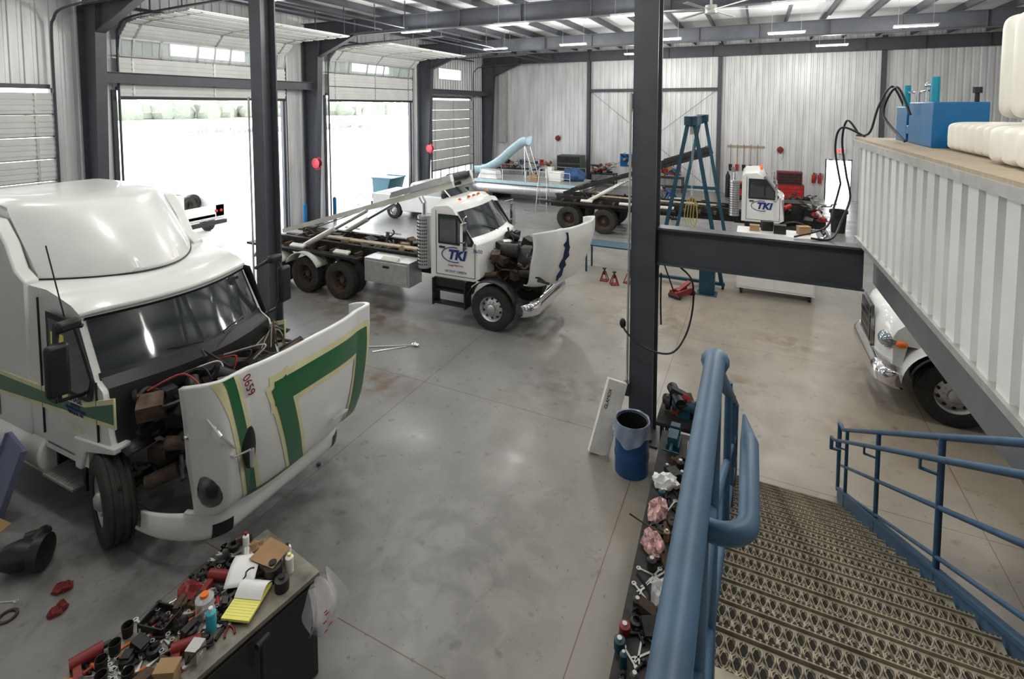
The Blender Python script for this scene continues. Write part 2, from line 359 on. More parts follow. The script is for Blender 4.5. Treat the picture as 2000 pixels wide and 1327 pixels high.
def polytank(name,lab,x0,y0,z0,x1,y1,z1,n,ee=.28):
    def ringpt(u):
        a=2*pi*u;c=cos(a);s_=sin(a);e=ee
        return (abs(c)**e*(1 if c>=0 else -1),abs(s_)**e*(1 if s_>=0 else -1))
    cy=(y0+y1)/2;cx=(x0+x1)/2;cz=(z0+z1)/2
    def fn(u,v):
        q=ringpt(u);y=y0+(y1-y0)*v
        k=1-.12*(.5+.5*cos(2*pi*n*v))**2; ed=min(v,1-v)/.05
        if ed<1: k*=.88+.12*sqrt(max(0,1-(1-ed)**2))
        return (cx+(x1-x0)/2*q[0]*(1-(1-k)*.5),y,cz+(z1-z0)/2*q[1]*k)
    b=B(POLY).grid(fn,40,n*12);b.prism([(fn(i/40,0)[0],fn(i/40,0)[2]) for i in range(40)],'y',y0,y0+.01);b.prism([(fn(i/40,1)[0],fn(i/40,1)[2]) for i in range(40)],'y',y1-.01,y1)
    o=top(name,lab,'tank',(cx,cy,z0));b.v=[(p[0]-cx,p[1]-cy,p[2]-z0) for p in b.v]
    b.obj('tank_body',o);B(POLY).cyl((0,0,z1-z0-.02),(0,0,z1-z0+.03),.12).obj('lid',o);return o
polytank('poly_tank','ribbed white plastic tank lying on the plywood top',1.66,5.15,4.77,2.6,6.35,5.05,7)
polytank('poly_tank','ribbed white plastic tank beside another tank',1.56,3.7,4.77,2.6,5.05,5.06,6)
polytank('poly_tank','tall white plastic tank stacked on smaller tanks',1.68,3.8,5.1,2.7,5.3,5.9,7,.18)
bt=top('hydraulic_tank','bright blue steel oil tank with filters and gauges','tank',(1.6,6.55,4.77))
B(TANKB).box(0,0,0,.45,.9,.47).box(-.0,1.0,0,.4,1.5,.42).box(0,.9,.1,.1,1.0,.2).obj('tank_body',bt,bev=.01)
CYF=mat('cyan_filter_paint',(.01,.3,.42),.3)
B(CYF).cyl((.1,.35,.47),(.1,.35,.74),.04).obj('filter_canister',bt);B(CYF).cyl((.05,1.25,.42),(.05,1.25,.68),.035).obj('filter_canister',bt)
B(CHROME).cyl((.1,.6,.47),(.1,.6,.66),.025).cyl((.05,.78,.47),(.05,.78,.6),.03).tube([(.1,.35,.62),(.1,.6,.6),(.05,.8,.58),(.05,1.2,.6)],.014,6).sph((.1,.6,.66),.035).obj('gauge_pipework',bt)
B(BLACK).cyl((.38,.12,.47),(.38,.12,.56),.02).cyl((.38,.12,.56),(.38,.12,.62),.04).obj('filler_cap',bt)
hs=[[(1.68,8.08,5.2),(1.55,8.1,5.45),(1.4,8.0,5.2),(1.33,8.1,4.85),(1.22,8.3,4.8)],[(1.56,7.2,5.1),(1.46,7.4,5.42),(1.38,7.6,5.1),(1.5,7.1,4.80)],[(1.25,8.28,4.8),(1.12,8.4,5.0),(1.08,8.5,4.7),(1.15,8.5,4.2)],[(1.3,8.2,4.79),(1.05,8.35,4.9),(1.0,8.5,4.6),(1.08,8.5,4.1)],
 [(1.15,8.5,4.2),(1.2,8.5,3.9),(1.1,8.4,3.6),(.95,8.1,3.39),(.7,8.0,3.39)],[(1.08,8.5,4.1),(1.02,8.5,3.8),(.9,8.3,3.5),(.5,8.0,3.39)]]
for h in hs: tag(B(BLACK).tube(crv(h,8),.014,8).obj('hydraulic_hose'),'black rubber hydraulic hose curving over the panel edge','hose','hydraulic hoses')
# ---------------------------------------------------------------- staircase
H0=3.53
st=top('staircase','steel staircase with grip-strut treads and blue pipe railings','staircase',(-.15,1.57,0),.6)
NS=20;LEN=6.08;run=LEN/NS;rise=H0/NS;Wd=1.31
b=B(TREAD);dp=.27;TW=Wd-.06
b.box(0,-dp/2,-.05,TW,-dp/2+.02,.014).box(0,dp/2-.014,-.05,TW,dp/2,.014).box(0,-dp/2+.02,-.014,TW,dp/2-.014,0)
hv=[];hfc=[];fv=[];ff=[]
for r_ in range(4):
    y=-.082+r_*.055
    for c_ in range(31):
        x=.028+c_*.0395+(r_%2)*.0197
        if x>TW-.018: continue
        n=len(hv);hv+=[(x-.0115,y,.0008),(x-.004,y-.021,.0008),(x+.004,y-.021,.0008),(x+.0115,y,.0008),(x+.004,y+.021,.0008),(x-.004,y+.021,.0008)];hfc.append(tuple(n+i for i in range(6)))
        for sg in(-1,1):
            P=[(x+sg*.003,y-.028),(x+sg*.0138,y-.008),(x+sg*.0138,y+.008),(x+sg*.003,y+.028)];hh=[.003,.014,.014,.003]
            n=len(fv)
            for (px,py),h_ in zip(P,hh): fv+=[(px,py,0),(px,py,h_),(px+sg*.004,py,h_),(px+sg*.004,py,0)]
            for i in range(3):
                a=n+i*4
                for j in range(3): ff.append((a+j,a+j+1,a+j+5,a+j+4))
b.add(fv,ff)
zv=[];zf=[]
for k in range(63):
    x=k*.0198
    for yy in(-dp/2+.008,dp/2-.006):
        n=len(zv);zv+=[(x,yy,.013),(x+.0099,yy,.026),(x+.0198,yy,.013)];zf.append((n,n+1,n+2))
b.add(zv,zf)
b.set(HOLE_SHADE).add(hv,hfc)  # flat dark hexagons on the solid plate, painted shade instead of cut openings
tr=b.obj('tread',st,flat=True);tr.location=(.03,run*.5,H0-rise)
for k in range(1,NS-1):
    c=tr.copy();COL.objects.link(c);c.parent=st;c.location=(.03,run*(k+.5),H0-rise*(k+1))
sl=H0/LEN
for x in(0,Wd): B(BLUE).prism([(-.05,H0+.02),(-.05,H0-.28),(LEN-.2,-.0),(LEN+.1,-.0),(LEN+.1,.12)],'x',x-.012,x+.012).prism([(-.05,H0+.04),(-.05,H0+.01),(LEN+.1,.1),(LEN+.1,.13)],'x',x-.03,x+.03).obj('stringer',st)
B(TREAD).box(0,-2.4,H0-.04,1.3,-.02,H0).obj('landing',st)
G=4.5;gx=.06;q0=.23
zs=lambda y:H0+.02-y*sl
B(BLUE).tube(crv([(gx,-2.3,G),(gx,-1.2,G),(gx,q0-.42,G),(gx,q0-.3,G-.03),(gx,q0-.2,G-.1)],6)+[(gx,LEN-.2,zs(LEN-.2)+.96)],.0265,14).obj('guard_rail',st)
b=B(BLUE)
for dz in(.42,.78): b.tube([(gx,-2.3,G-dz),(gx,q0-.35,G-dz),(gx,LEN-.2,zs(LEN-.2)+1-dz)],.017,10)
b.obj('middle_rail',st)
for y,zb,zt in((q0-.78,H0,G),(q0-.32,H0,G),(1.4,zs(1.4),zs(1.4)+.95),(2.9,zs(2.9),zs(2.9)+.95),(4.4,zs(4.4),zs(4.4)+.95),(LEN-.2,0,zs(LEN-.2)+.95)):
    B(BLUE).tube([(gx,y,zb),(gx,y,zt)],.02,10).obj('post',st)
hx=gx-.01
B(BLUE).tube(crv([(hx+.01,q0-.76,4.36),(hx+.06,-.77+q0,4.37),(hx+.095,q0-.74,4.37),(hx+.1,q0-.69,4.37)],5)+[(hx+.1,q0-.46,4.37),(hx+.1,q0-.4,4.34)]+[(hx+.1,LEN-.2,zs(LEN-.2)+.84)],.021,12).obj('handrail',st)
b=B(BLUE);X=Wd
for dz,r in((.96,.021),(.48,.017),(.14,.015)):
    b.tube([(X,.2,zs(.2)+dz),(X,LEN-.1,zs(LEN-.1)+dz)]+([(X,LEN+.15,.98),(X,LEN+.15,.05)] if dz>.9 else []),r,10)
b.obj('guard_rail',st)
B(BLUE).tube([(X-.11,-.2,zs(-.2)+.8),(X-.11,LEN-.2,zs(LEN-.2)+.8),(X-.11,LEN,.85),(X-.11,LEN,.7),(X,LEN,.7)],.019,10).obj('handrail',st)
for y in(.9,2.5,4.15,5.7): B(BLUE).tube([(X,y,zs(y)-.1),(X,y,zs(y)+.96)],.02,10).tube([(X,y,zs(y)+.7),(X-.11,y,zs(y)+.72),(X-.11,y,zs(y)+.8)],.01,6).obj('post',st)
# ---------------------------------------------------------------- vehicles helpers
def wheel(par,x,y,R=.52,w=.28,side=-1,rm=None,dual=False):
    rm=rm or ALU
    t=w/2
    pr=[(R*.56,-t*.9),(R*.62,-t),(R*.9,-t),(R*.985,-t*.82),(R,-t*.6)]
    for k in(-.3,0,.3): pr+=[(R,(k-.08)*w),(R-.014,(k-.06)*w),(R-.014,(k+.06)*w),(R,(k+.08)*w)]
    pr+=[(R,t*.6),(R*.985,t*.82),(R*.9,t),(R*.62,t),(R*.56,t*.9)]
    b=B(RUBBER).lathe(pr,(0,0,0),(0,side,0),36)
    if dual: b.lathe([(r_,a-w*1.15) for r_,a in pr],(0,0,0),(0,side,0),30)
    o=b.obj('wheel',par,loc=(x,y,R))
    e=t*.85
    if dual: p=[(.0,e-.1),(R*.16,e-.1),(R*.2,e-.16),(R*.46,e-.2),(R*.54,e-.02),(R*.58,e)]
    else: p=[(.0,e+.05),(R*.12,e+.05),(R*.2,e+.02),(R*.22,e-.02),(R*.3,e-.03),(R*.47,e-.08),(R*.55,e-.01),(R*.58,e)]
    b=B(rm).lathe(p,(0,0,0),(0,side,0),28)
    for k in range(10):
        a=2*pi*k/10;q=(R*.3*cos(a),side*(e-.05-(.13 if dual else 0)),R*.3*sin(a));b.cyl(q,(q[0],q[1]+side*.05,q[2]),.016,n=6)
    b.set(BLACK)
    for k in range(10):
        a=2*pi*(k+.5)/10;q=(R*.42*cos(a),side*(e-.085-(.1 if dual else 0)),R*.42*sin(a));b.cyl(q,(q[0],q[1]+side*.03,q[2]),.028,n=8)
    b.obj('rim',o);return o
def shell(b,S,ns=14,y0=-1,y1=1,off=0,side=True,pw=5):
    def fn(i,s):
        x,z,w,bu,cr=S[i];return (x-bu*s*s+off,w*s,z-cr*abs(s)**pw+off*.6)
    n=len(S);b.add([fn(i,y0+(y1-y0)*j/ns) for i in range(n) for j in range(ns+1)],[(i*(ns+1)+j,i*(ns+1)+j+1,(i+1)*(ns+1)+j+1,(i+1)*(ns+1)+j) for i in range(n-1) for j in range(ns)])
    if side:
        for s in(-1,1): b.add([fn(i,s) for i in range(n)],[tuple(range(n))])
def hoodfn(rows,wr0,w0,w1,bul):
    def fn(s,t,off=0):
        n=len(rows)-1;k=min(t*n,n-1e-6);i=int(k);q=k-i
        P=[rows[max(i-1,0)],rows[i],rows[i+1],rows[min(i+2,n)]]
        x,z,hw=[.5*((2*P[1][m])+(P[2][m]-P[0][m])*q+(2*P[0][m]-5*P[1][m]+4*P[2][m]-P[3][m])*q*q+(3*P[1][m]-P[0][m]-3*P[2][m]+P[3][m])*q**3) for m in range(3)]
        a=abs(s);x+=bul*max(0,1-(a/.66)**4);sg=1 if s>=0 else -1
        if a>wr0:
            h=(a-wr0)/(1-wr0);W_=w0+(w1-w0)*min(1,t/.6);x-=W_*(1-cos(h*pi/2));y=sg*hw*(wr0+(1-wr0)*sin(h*pi/2))
            return (x+off*cos(h*1.5),y+sg*off*sin(h*1.5),z-.3*h*h*max(0,t-.6))
        return (x+off,s*hw,z)
    return fn
def stripe(b,fn,inv,pts,ws,off,grow=0):
    # painted bands following a surface, one per segment
    for i in range(len(pts)-1):
        P=V((pts[i][0]*inv[0],pts[i][1]*inv[1]));Q=V((pts[i+1][0]*inv[0],pts[i+1][1]*inv[1]));d=(Q-P).normalized();nn=V((-d.y,d.x));w=ws[i]+grow
        P=P-d*(ws[i]*.42+grow*.5);Q=Q+d*(ws[i]*.42+grow*.5)
        def g(u,v):
            q=P.lerp(Q,u)+nn*w/2*(2*v-1)
            return fn(max(-.995,min(.995,q.x/inv[0])),max(0.02,min(.995,q.y/inv[1])),off+i*.0006)
        b.grid(g,48,10)
def clutter(b,x0,y0,z0,x1,y1,z1,n,seed,ms):
    r=random.Random(seed)
    for k in range(n):
        b.set(r.choice(ms));c=(r.uniform(x0,x1),r.uniform(y0,y1),r.uniform(z0,z1));k=r.random()
        if k<.4: b.bx(c,(r.uniform(.08,.3),r.uniform(.08,.3),r.uniform(.06,.25)),(r.uniform(0,20),0,r.uniform(0,90)))
        elif k<.7: d=V((r.uniform(-1,1),r.uniform(-1,1),r.uniform(-.5,.5))).normalized()*r.uniform(.1,.2);b.cyl(V(c)-d,V(c)+d,r.uniform(.03,.1))
        else:
            p=[V(c)];
            for _ in range(4): p.append(p[-1]+V((r.uniform(-.25,.25),r.uniform(-.25,.25),r.uniform(-.12,.15))))
            b.tube(crv(p,5),r.uniform(.012,.03),6)
# ---------------------------------------------------------------- white and green semi truck
vt=top('semi_truck','white highway tractor with green stripes and open hood','truck',(-6.7,4.4,0),1)
S=[(-2.6,.75,1.2,0,0),(-2.6,2.86,1.2,0,0),(-1.2,2.86,1.15,.3,.02),(-.86,2.83,1.15,.34,.05),(-.6,2.77,1.15,.34,.05),(-.44,2.66,1.14,.34,.04),(-.5,2.58,1.14,.34,.02),(-.1,1.9,1.17,.36,.02),(.02,1.8,1.18,.3,.02),(.05,1.3,1.2,.2,0),(.02,1.1,1.2,.1,0),(-.6,1.05,1.2,0,0),(-.62,.75,1.2,0,0)]
b=B(WHITE);shell(b,S,20);b.obj('cab_body',vt,bev=.03)
b=B(BLACK);shell(b,[(-.12,1.93,1.12,.36,.02),(.03,1.82,1.13,.3,.02),(.07,1.3,1.15,.2,0),(.04,1.1,1.15,.1,0)],16,-1,1,.012,False);b.obj('cowl',vt)
for s in(-1,1): B(WHITE).prism([(-4.3,.75),(-1.9,.75),(-1.9,2.9),(-2.15,3.02),(-2.35,3.35),(-2.65,3.64),(-4.3,3.72)],'y',s*1.05,s*1.215).obj('sleeper_panel',vt,bev=.025)
B(WHITE).box(-4.3,-1.1,.75,-4.2,1.1,3.7).obj('sleeper_panel',vt)
b=B(WHITE);shell(b,[(-1.05,2.84,1.03,.95,0),(-1.05,2.93,1.03,.95,.0),(-1.25,3.15,1.03,.93,.01),(-1.56,3.44,1.03,.88,.02),(-1.86,3.68,1.03,.8,.02),(-1.98,3.77,1.02,.76,.03),(-2.12,3.82,1.0,.68,.05),(-2.7,3.86,.98,.3,.08),(-3.3,3.87,.98,.05,.08),(-4.25,3.87,.98,0,.08),(-4.25,2.9,1.02,0,0)],36,pw=14);b.obj('roof_fairing',vt,bev=.02)
B(BLACK).tube([(-1.04-.95*(s/10)**2,1.03*s/10,2.868) for s in range(-10,11)],.012,5).obj('fairing_seal',vt)
b=B(GLASS);shell(b,[(-.47,2.55,1.14,.34,.02),(-.14,1.96,1.16,.36,.02)],20,-.95,.95,.012,False);b.obj('windshield',vt)
b=B(BLACK);shell(b,[(-.455,2.59,1.14,.34,.02),(-.47,2.55,1.14,.34,.02)],20,-.97,.97,.014,False);shell(b,[(-.14,1.96,1.16,.36,.02),(-.08,1.86,1.17,.36,.02)],20,-.97,.97,.014,False);b.obj('windshield_frame',vt)
for p in([(-.3,-.6,2.02),(-.02,-.1,2.0)],[(-.28,.7,2.0),(-.02,.2,2.0)]): B(BLACK).tube(p,.012,5).obj('wiper',vt)
for s in(-1,1):
    y=s*1.205
    P=[(-1.35,1.68),(-.55,1.68),(-.46,1.9),(-.78,2.5),(-1.35,2.53)]
    b=B(BLACK).prism([(-1.42,1.62),(-.48,1.62),(-.4,1.9),(-.75,2.57),(-1.42,2.6)],'y',y,y+.008*s).set(GLASS).prism(P,'y',y+.008*s,y+.014*s)
    if s<0: b.set(HVIS).box(-1.2,y-.0,1.74,-.95,y-.016,2.25).set(YELLOW).box(-1.3,y,2.2,-1.0,y-.017,2.36)
    b.obj('door_window',vt)
    y=s*1.218
    for q in((-1.6,.95,-1.6,2.75),(-.36,1.15,-.36,1.9)): B(BLACK).prism([(q[0],q[1]),(q[0]+.012,q[1]),(q[2]+.012,q[3]),(q[2],q[3])],'y',s*1.2,s*1.222).obj('door_seam',vt)
    B(BLACK).box(-1.38,min(y,y+s*.03),1.45,-1.2,max(y,y+s*.03),1.5).obj('door_handle',vt)
    B(BLACK).box(-2.75,min(y,y+.004*s),.9,-2.738,max(y,y+.004*s),3.4).obj('door_seam',vt)
    b=B(YEL).prism([(-4.2,1.1),(.02,1.42),(.02,1.8),(-.6,1.6),(-4.2,1.52)],'y',s*1.2,y+.003*s).set(GREEN).prism([(-4.2,1.16),(.0,1.48),(.0,1.73),(-.6,1.54),(-4.2,1.46)],'y',s*1.2,y+.006*s);b.obj('painted_stripe',vt)
    B(BLACK).tube([(-.62,s*1.2,2.55),(-.5,s*1.5,2.68),(-.42,s*1.55,2.45)],.028).obj('mirror_arm',vt);B(BLACK).tube([(-.62,s*1.2,1.7),(-.5,s*1.5,1.8),(-.42,s*1.55,2.1)],.022).obj('mirror_arm',vt)
    B(BLACK).bx((-.38,s*1.56,2.22),(.12,.22,.6),(0,0,s*8)).obj('mirror',vt,bev=.04);B(BLACK).bx((-.42,s*1.42,2.68),(.12,.24,.13)).obj('mirror',vt,bev=.04)
B(BLACK).tube([(-1.0,-1.2,2.6),(-1.1,-1.3,3.5)],.008,5).obj('antenna',vt)
text('CHASE',.1,NAVY,vt,(-.8,-1.228,1.56),(90,0,0));text('DEPOT &\nTRANSPORTATION\nMinneapolis, MN',.05,NAVY,vt,(-.8,-1.228,1.5),(90,0,0))
text('US DOT 257639',.075,YEL,vt,(-.85,-1.232,1.2),(90,4,0))
for s in(-1,1): B(WHITE).box(-4.2,min(s*1.22,s*1.05),.35,-1.62,max(s*1.22,s*1.05),.78).cyl((-3.0,s*1.0,.62),(-1.6,s*1.0,.62),.3,n=24).obj('fuel_tank_fairing',vt,bev=.03)
B(WHITE).prism([(-.85,.72),(-.72,.72),(-.6,.98),(.02,1.12),(.02,1.2),(-.85,1.12)],'y',-1.24,-1.05).obj('fender_corner',vt,bev=.02)
b=B(GALV)
for z,yy in((.42,-1.28),(.82,-1.2)):
    b.box(-1.55,yy,z,-.85,yy+.3,z+.03)
    for k in range(11): b.box(-1.53+k*.063,yy+.02,z+.03,-1.50+k*.063,yy+.28,z+.045)
b.set(BLACK).box(-1.6,-1.1,.35,-1.55,-.8,1.1).box(-.87,-1.15,.35,-.81,-.8,1.1).box(-1.55,-.9,.35,-.85,-.85,1.1);b.obj('step',vt)
b=B(DARK).box(-4.2,-.45,.75,1.2,-.35,1.0).box(-4.2,.35,.75,1.2,.45,1.0).cyl((-.2,-1,.52),(-.2,1,.52),.07)
b.box(-.7,-.42,.9,.6,.42,1.5).cyl((-.3,0,1.55),(.5,0,1.55),.22,n=16).box(.75,-.55,.8,.9,.55,1.6)
clutter(b,.1,-1.0,1.1,.95,1.0,1.72,90,3,[DARK,BLACK,DARK,RUST,BLACK,mat('grimy_cast_aluminium',(.16,.15,.14),.5,.6,.3)]);clutter(b,-.1,-1.0,.7,.9,-.4,1.3,30,8,[DARK,BLACK,RUST]);
for k in range(9): b.set(RUST if k%3 else GALV).tube(crv([(.15+.03*k,.5+.03*k,1.65),(.25,.8,1.85+.02*k),(.2,1.0,1.65),(.3+.02*k,.9,1.4)],5),.012,5)
for k in range(6): b.set([mat('red_wire',(.3,.03,.02),.5),BLACK,GALV][k%3]).tube(crv([(.1,-.9+.2*k,1.75),(.3+.05*k,-.6+.2*k,1.86),(.5,-.5+.15*k,1.7)],6),.012,5)
b.obj('engine',vt)
B(BLACK).grid(lambda u,v:(-.15+.64*cos(pi*u*.6+1.1),-1.17+.32*v,.52+.66*sin(pi*u*.6+1.1)),16,2).obj('wheel_well_liner',vt,solid=.02)
for s in(-1,1):
    q=wheel(vt,-.2,s*1.17,.52,.3,s,GALV);q.rotation_euler=(0,0,radians(-17))
for s in(-1,1): wheel(vt,-4.9,s*.98,.52,.27,s,GALV,True)
rows=[(1.22,.66,1.1),(1.5,.74,1.11),(1.64,.95,1.14),(1.75,1.4,1.2),(1.81,1.9,1.25),(1.8,2.38,1.28)]
hf=hoodfn(rows,.86,.2,.48,.07)
hd=B(WHITE).grid(lambda u,v:hf(2*u-1,v),120,50).obj('hood',vt,solid=.05)
hinv=(1.22,1.8)
HP=[(-.83,.985),(-.6,.27),(-.05,.24),(-.38,.82),(.74,.82),(.84,.2)]
w_=[.1,.16,.2,.2,.2]
b=B(YEL);stripe(b,hf,hinv,HP,w_,.006,.1);b.set(GREEN);stripe(b,hf,hinv,HP,w_,.012);b.obj('painted_stripe',hd)
text('0659',.13,DRED,hd,(1.845,-.9,2.2),(88,75,90))
B(BLACK).sph((1.79,-.84,1.5),(.03,.08,.25),14).obj('hood_vent',hd)
for s in(-1,1): B(GLASS).sph((1.5,s*1.03,1.12),(.15,.19,.24),16).obj('headlight',hd)
B(CHROME).tube([(1.55,-1.2,2.05),(1.85,-1.2,1.85),(1.8,-1.02,1.6)],.013,6).tube([(1.35,-1.22,1.72),(1.8,-1.02,1.5),(1.95,-.95,1.58)],.013,6).sph((1.55,-1.2,2.05),.04).sph((1.35,-1.22,1.72),.04).bx((1.95,-.93,1.48),(.04,.03,.2)).obj('hood_mirror',hd)
text('VOLVO',.1,NAVY,hd,(1.60,.0,.76),(62,0,90))
B(CHROME).box(1.80,.35,1.12,1.86,.6,1.13).obj('grab_bar',hd)
bf=hoodfn([(1.2,.3,1.2),(1.36,.34,1.22),(1.4,.5,1.22),(1.36,.68,1.2)],.6,.95,.95,0)
bp=B(WHITE).grid(lambda u,v:bf(2*u-1,v),48,8).obj('bumper',vt,solid=.03)
for s in(-1,1): B(BLACK).grid(lambda u,v:bf(s*(.62+.1*u),.3+.4*v,.008),6,4).obj('fog_lamp',bp)
# ---------------------------------------------------------------- roll-off truck
def tki(par,w,x,y,z,s,face=-1):
    r=(90,0,0) if face<0 else (90,0,180)
    text('TKI',.34*w,NAVY,par,(x+.02,y,z),r,'logo',.25,.014)
    n=28;P=[(x-.04+.36*w*cos(a),y,z+.11*w+.19*w*sin(a)) for a in [pi*.42+pi*1.2*k/n for k in range(n+1)]]
    B(NAVY).tube(P,.011*w,5).obj('logo_ring',par)
def rolloff(name,lab,loc,rz,axles,hood,chrome=False,plain=False):
    T=top(name,lab,'truck',loc,rz)
    R_=-1.7
    S=[(R_,1.05,1.05,0,0),(R_,2.75,1.03,0,.08),(R_+.1,2.88,1.02,0,.12),(-1.15,2.92,1.0,.08,.12),(-.98,2.82,1.0,.12,.1),(-.93,2.7,1.0,.14,.03),(-.42,2.02,1.05,.16,0),(-.3,1.95,1.05,.14,0),(-.28,1.15,1.05,.05,0),(-.5,1.05,1.05,0,0)]
    b=B(WHITE);shell(b,S,14);b.obj('cab_body',T,bev=.03)
    b=B(GLASS);shell(b,[(-.9,2.66,1.0,.14,.02),(-.47,2.07,1.05,.16,0)],14,-.93,.93,.012,False);b.obj('windshield',T)
    b=B(BLACK);b.tube([(-.6,-.4,2.25),(-.42,.1,2.07)],.01,5);b.obj('wiper',T)
    for s in(-1,1):
        y=s*1.053
        b=B(BLACK).prism([(-1.48,1.88),(-.55,1.88),(-.5,2.0),(-.92,2.6),(-1.48,2.6)],'y',y,y+s*.01).set(GLASS).prism([(-1.43,1.93),(-.98,1.93),(-.98,2.55),(-1.43,2.55)],'y',y+s*.01,y+s*.016).prism([(-.93,1.93),(-.6,1.93),(-.56,2.0),(-.93,2.52)],'y',y+s*.01,y+s*.016);b.obj('door_window',T)
        b=B(BLACK)
        for x in(-1.55,-.48): b.box(x,min(y,y+s*.004),1.12,x+.012,max(y,y+s*.004),1.95 if x>-1 else 2.68)
        b.box(-1.55,min(y,y+s*.004),1.12,-.48,max(y,y+s*.004),1.132).obj('door_seam',T);B(BLACK).box(-1.45,min(y,y+s*.03),1.78,-1.3,max(y,y+s*.03),1.82).obj('door_handle',T)
        tki(T,.95,-1.0,s*1.058,1.53,0,s)
        if not plain:
            text('Long Haul Iron',.07,RED,T,(-1.0,s*1.058,1.36),(90,0,0) if s<0 else (90,0,180),shear=.3)
            text('US DOT 1209274',.08,NAVY,T,(-1.0,s*1.058,1.2),(90,0,0) if s<0 else (90,0,180))
        B(CHROME).tube([(-.7,s*1.05,2.6),(-.6,s*1.35,2.62),(-.6,s*1.35,1.85),(-.7,s*1.05,1.85)],.013,6).bx((-.6,s*1.36,2.3),(.07,.2,.42)).bx((-.6,s*1.36,1.97),(.07,.2,.18)).obj('mirror',T)
    if not plain: text('7688',.13,NAVY,T,(-.40,-1.058,1.75),(90,0,0))
    for k in(-.7,-.25,0,.25,.7): B(ORANGE).sph((-1.08,k,2.92),(.05,.04,.03),8).obj('marker_light',T)
    b=B(DARK);xr=min(axles)-1.0
    b.box(xr,-.45,.85,1.0,-.33,1.12).box(xr,.33,.85,1.0,.45,1.12).cyl((0,-1,.52),(0,1,.52),.06);b.obj('chassis_frame',T)
    B(BLACK).box(-1.55,-1.22,.45,-.7,-1.0,.48).box(-1.5,-1.15,.75,-.7,-.95,.78).box(-1.58,-1.2,.4,-1.54,-.9,1.05).box(-.7,-1.2,.4,-.66,-.9,1.05).box(-1.55,-1.12,.85,-.7,-.6,1.05).obj('step',T)
    B(BLACK).box(-1.5,.95,.45,-.7,1.2,.52).cyl((-2.0,1.0,.8),(-1.0,1.0,.8),.28,n=18).obj('fuel_tank',T)
    for s in(-1,1):
        wheel(T,0,s*1.03,.52,.3,s,ALU)
        B(BLACK).grid(lambda u,v:(.64*cos(pi*(.08+.84*u)),s*(.88+.34*v),.56+.62*sin(pi*(.08+.84*u))),18,2).obj('fender_flare',T,solid=.02)
        for x in axles: wheel(T,x,s*1.0,.5,.26,s,RUST,True)
    bf=hoodfn([(1.0,.45,1.15),(1.1,.5,1.18),(1.1,.7,1.18),(1.0,.82,1.15)],.7,.3,.3,0)
    B(CHROME).grid(lambda u,v:bf(2*u-1,v),30,6).obj('bumper',T,solid=.03)
    if hood=='open':
        rows=[(1.02,1.0,.82),(1.22,1.04,.88),(1.42,1.2,.95),(1.6,1.6,1.02),(1.74,2.1,1.1),(1.74,2.48,1.14)]
        hf=hoodfn(rows,.66,.26,.5,.14);hd=B(WHITE).grid(lambda u,v:hf(2*u-1,v),60,26).obj('hood',T,solid=.03)
        a=radians(-13);cx=1.4;hd.rotation_euler=(0,0,a);hd.location=(cx-cx*cos(a),-cx*sin(a),0)
        b=B(mat('dark_navy_flame_paint',(.008,.016,.075),.35,0,.2));r=random.Random(5)
        L_=[];Rr=[]
        for k in range(14):
            t=.38+k*.042;wv=.02+.035*sin(pi*k/13);L_.append((-.55-wv*(.4+1.6*r.random()),t+.015*r.random()));Rr.append((-.55+wv*(.4+1.6*r.random()),t+.015*r.random()))
        for k in range(13):
            a,c,d,e=L_[k],Rr[k],Rr[k+1],L_[k+1]
            for j in range(4):
                f=lambda p,q,u:(p[0]+(q[0]-p[0])*u,p[1]+(q[1]-p[1])*u)
                a1,c1,d1,e1=f(a,c,j/4),f(a,c,(j+1)/4),f(e,d,(j+1)/4),f(e,d,j/4)
                b.add([hf(p[0],p[1],.014) for p in(a1,c1,d1,e1)],[(0,1,2,3)])
        b.obj('flame_decal',hd)
        B(CHROME).grid(lambda u,v:hf((2*u-1)*.45,.02+.1*v,.012),10,3).obj('grille',hd)
        for s in(-1,1):B(GLASS).grid(lambda u,v:hf(s*(.55+.2*u),.12+.14*v,.012),5,3).obj('headlight',hd)
        b=B(DARK).box(-.35,-.4,1.0,.6,.4,1.7).box(.55,-.45,.8,.66,.45,1.75)
        b.lathe([(.3,0),(.34,.0),(.34,.28),(.3,.28)],(.42,-.25,1.5),(1,0,0),20).cyl((.0,-.55,1.75),(.4,-.5,1.75),.17)
        clutter(b,-.25,-.85,1.05,.95,.85,1.9,70,loc[0],[DARK,BLACK,DARK,GALV,RUST]);b.obj('engine',T)
    elif hood=='closed':
        S=[(-.4,1.1,1.0,0,0),(-.4,2.0,1.0,0,.1),(.2,1.88,.98,.05,.14),(.7,1.72,.97,.12,.16),(.92,1.58,.96,.16,.2),(1.02,1.35,.98,.2,.08),(1.04,.8,1.0,.22,0),(.9,.75,1.0,.2,0),(.72,1.15,1.0,.1,0)]
        b=B(WHITE);shell(b,S,22);
        for s in(-1,1):
            b.grid(lambda u,v:(.68*cos(pi*(.02+.96*u))+.05,s*(.8+.38*v),.62+.7*sin(pi*(.02+.96*u))-.1*v*v),20,4)
        hd=b.obj('hood',T)
        b=B(CHROME).prism([(-.42,1.58),(.42,1.58),(.46,.85),(-.46,.85)],'x',1.0,1.05).set(BLACK).prism([(-.37,1.53),(.37,1.53),(.41,.9),(-.41,.9)],'x',1.05,1.054).set(CHROME)
        for k in range(11): b.box(1.05,-.36+k*.07,.9,1.07,-.345+k*.07,1.53)
        for k in(1.05,1.22,1.38): b.box(1.05,-.38,k,1.065,.38,k+.02)
        b.obj('grille',T)
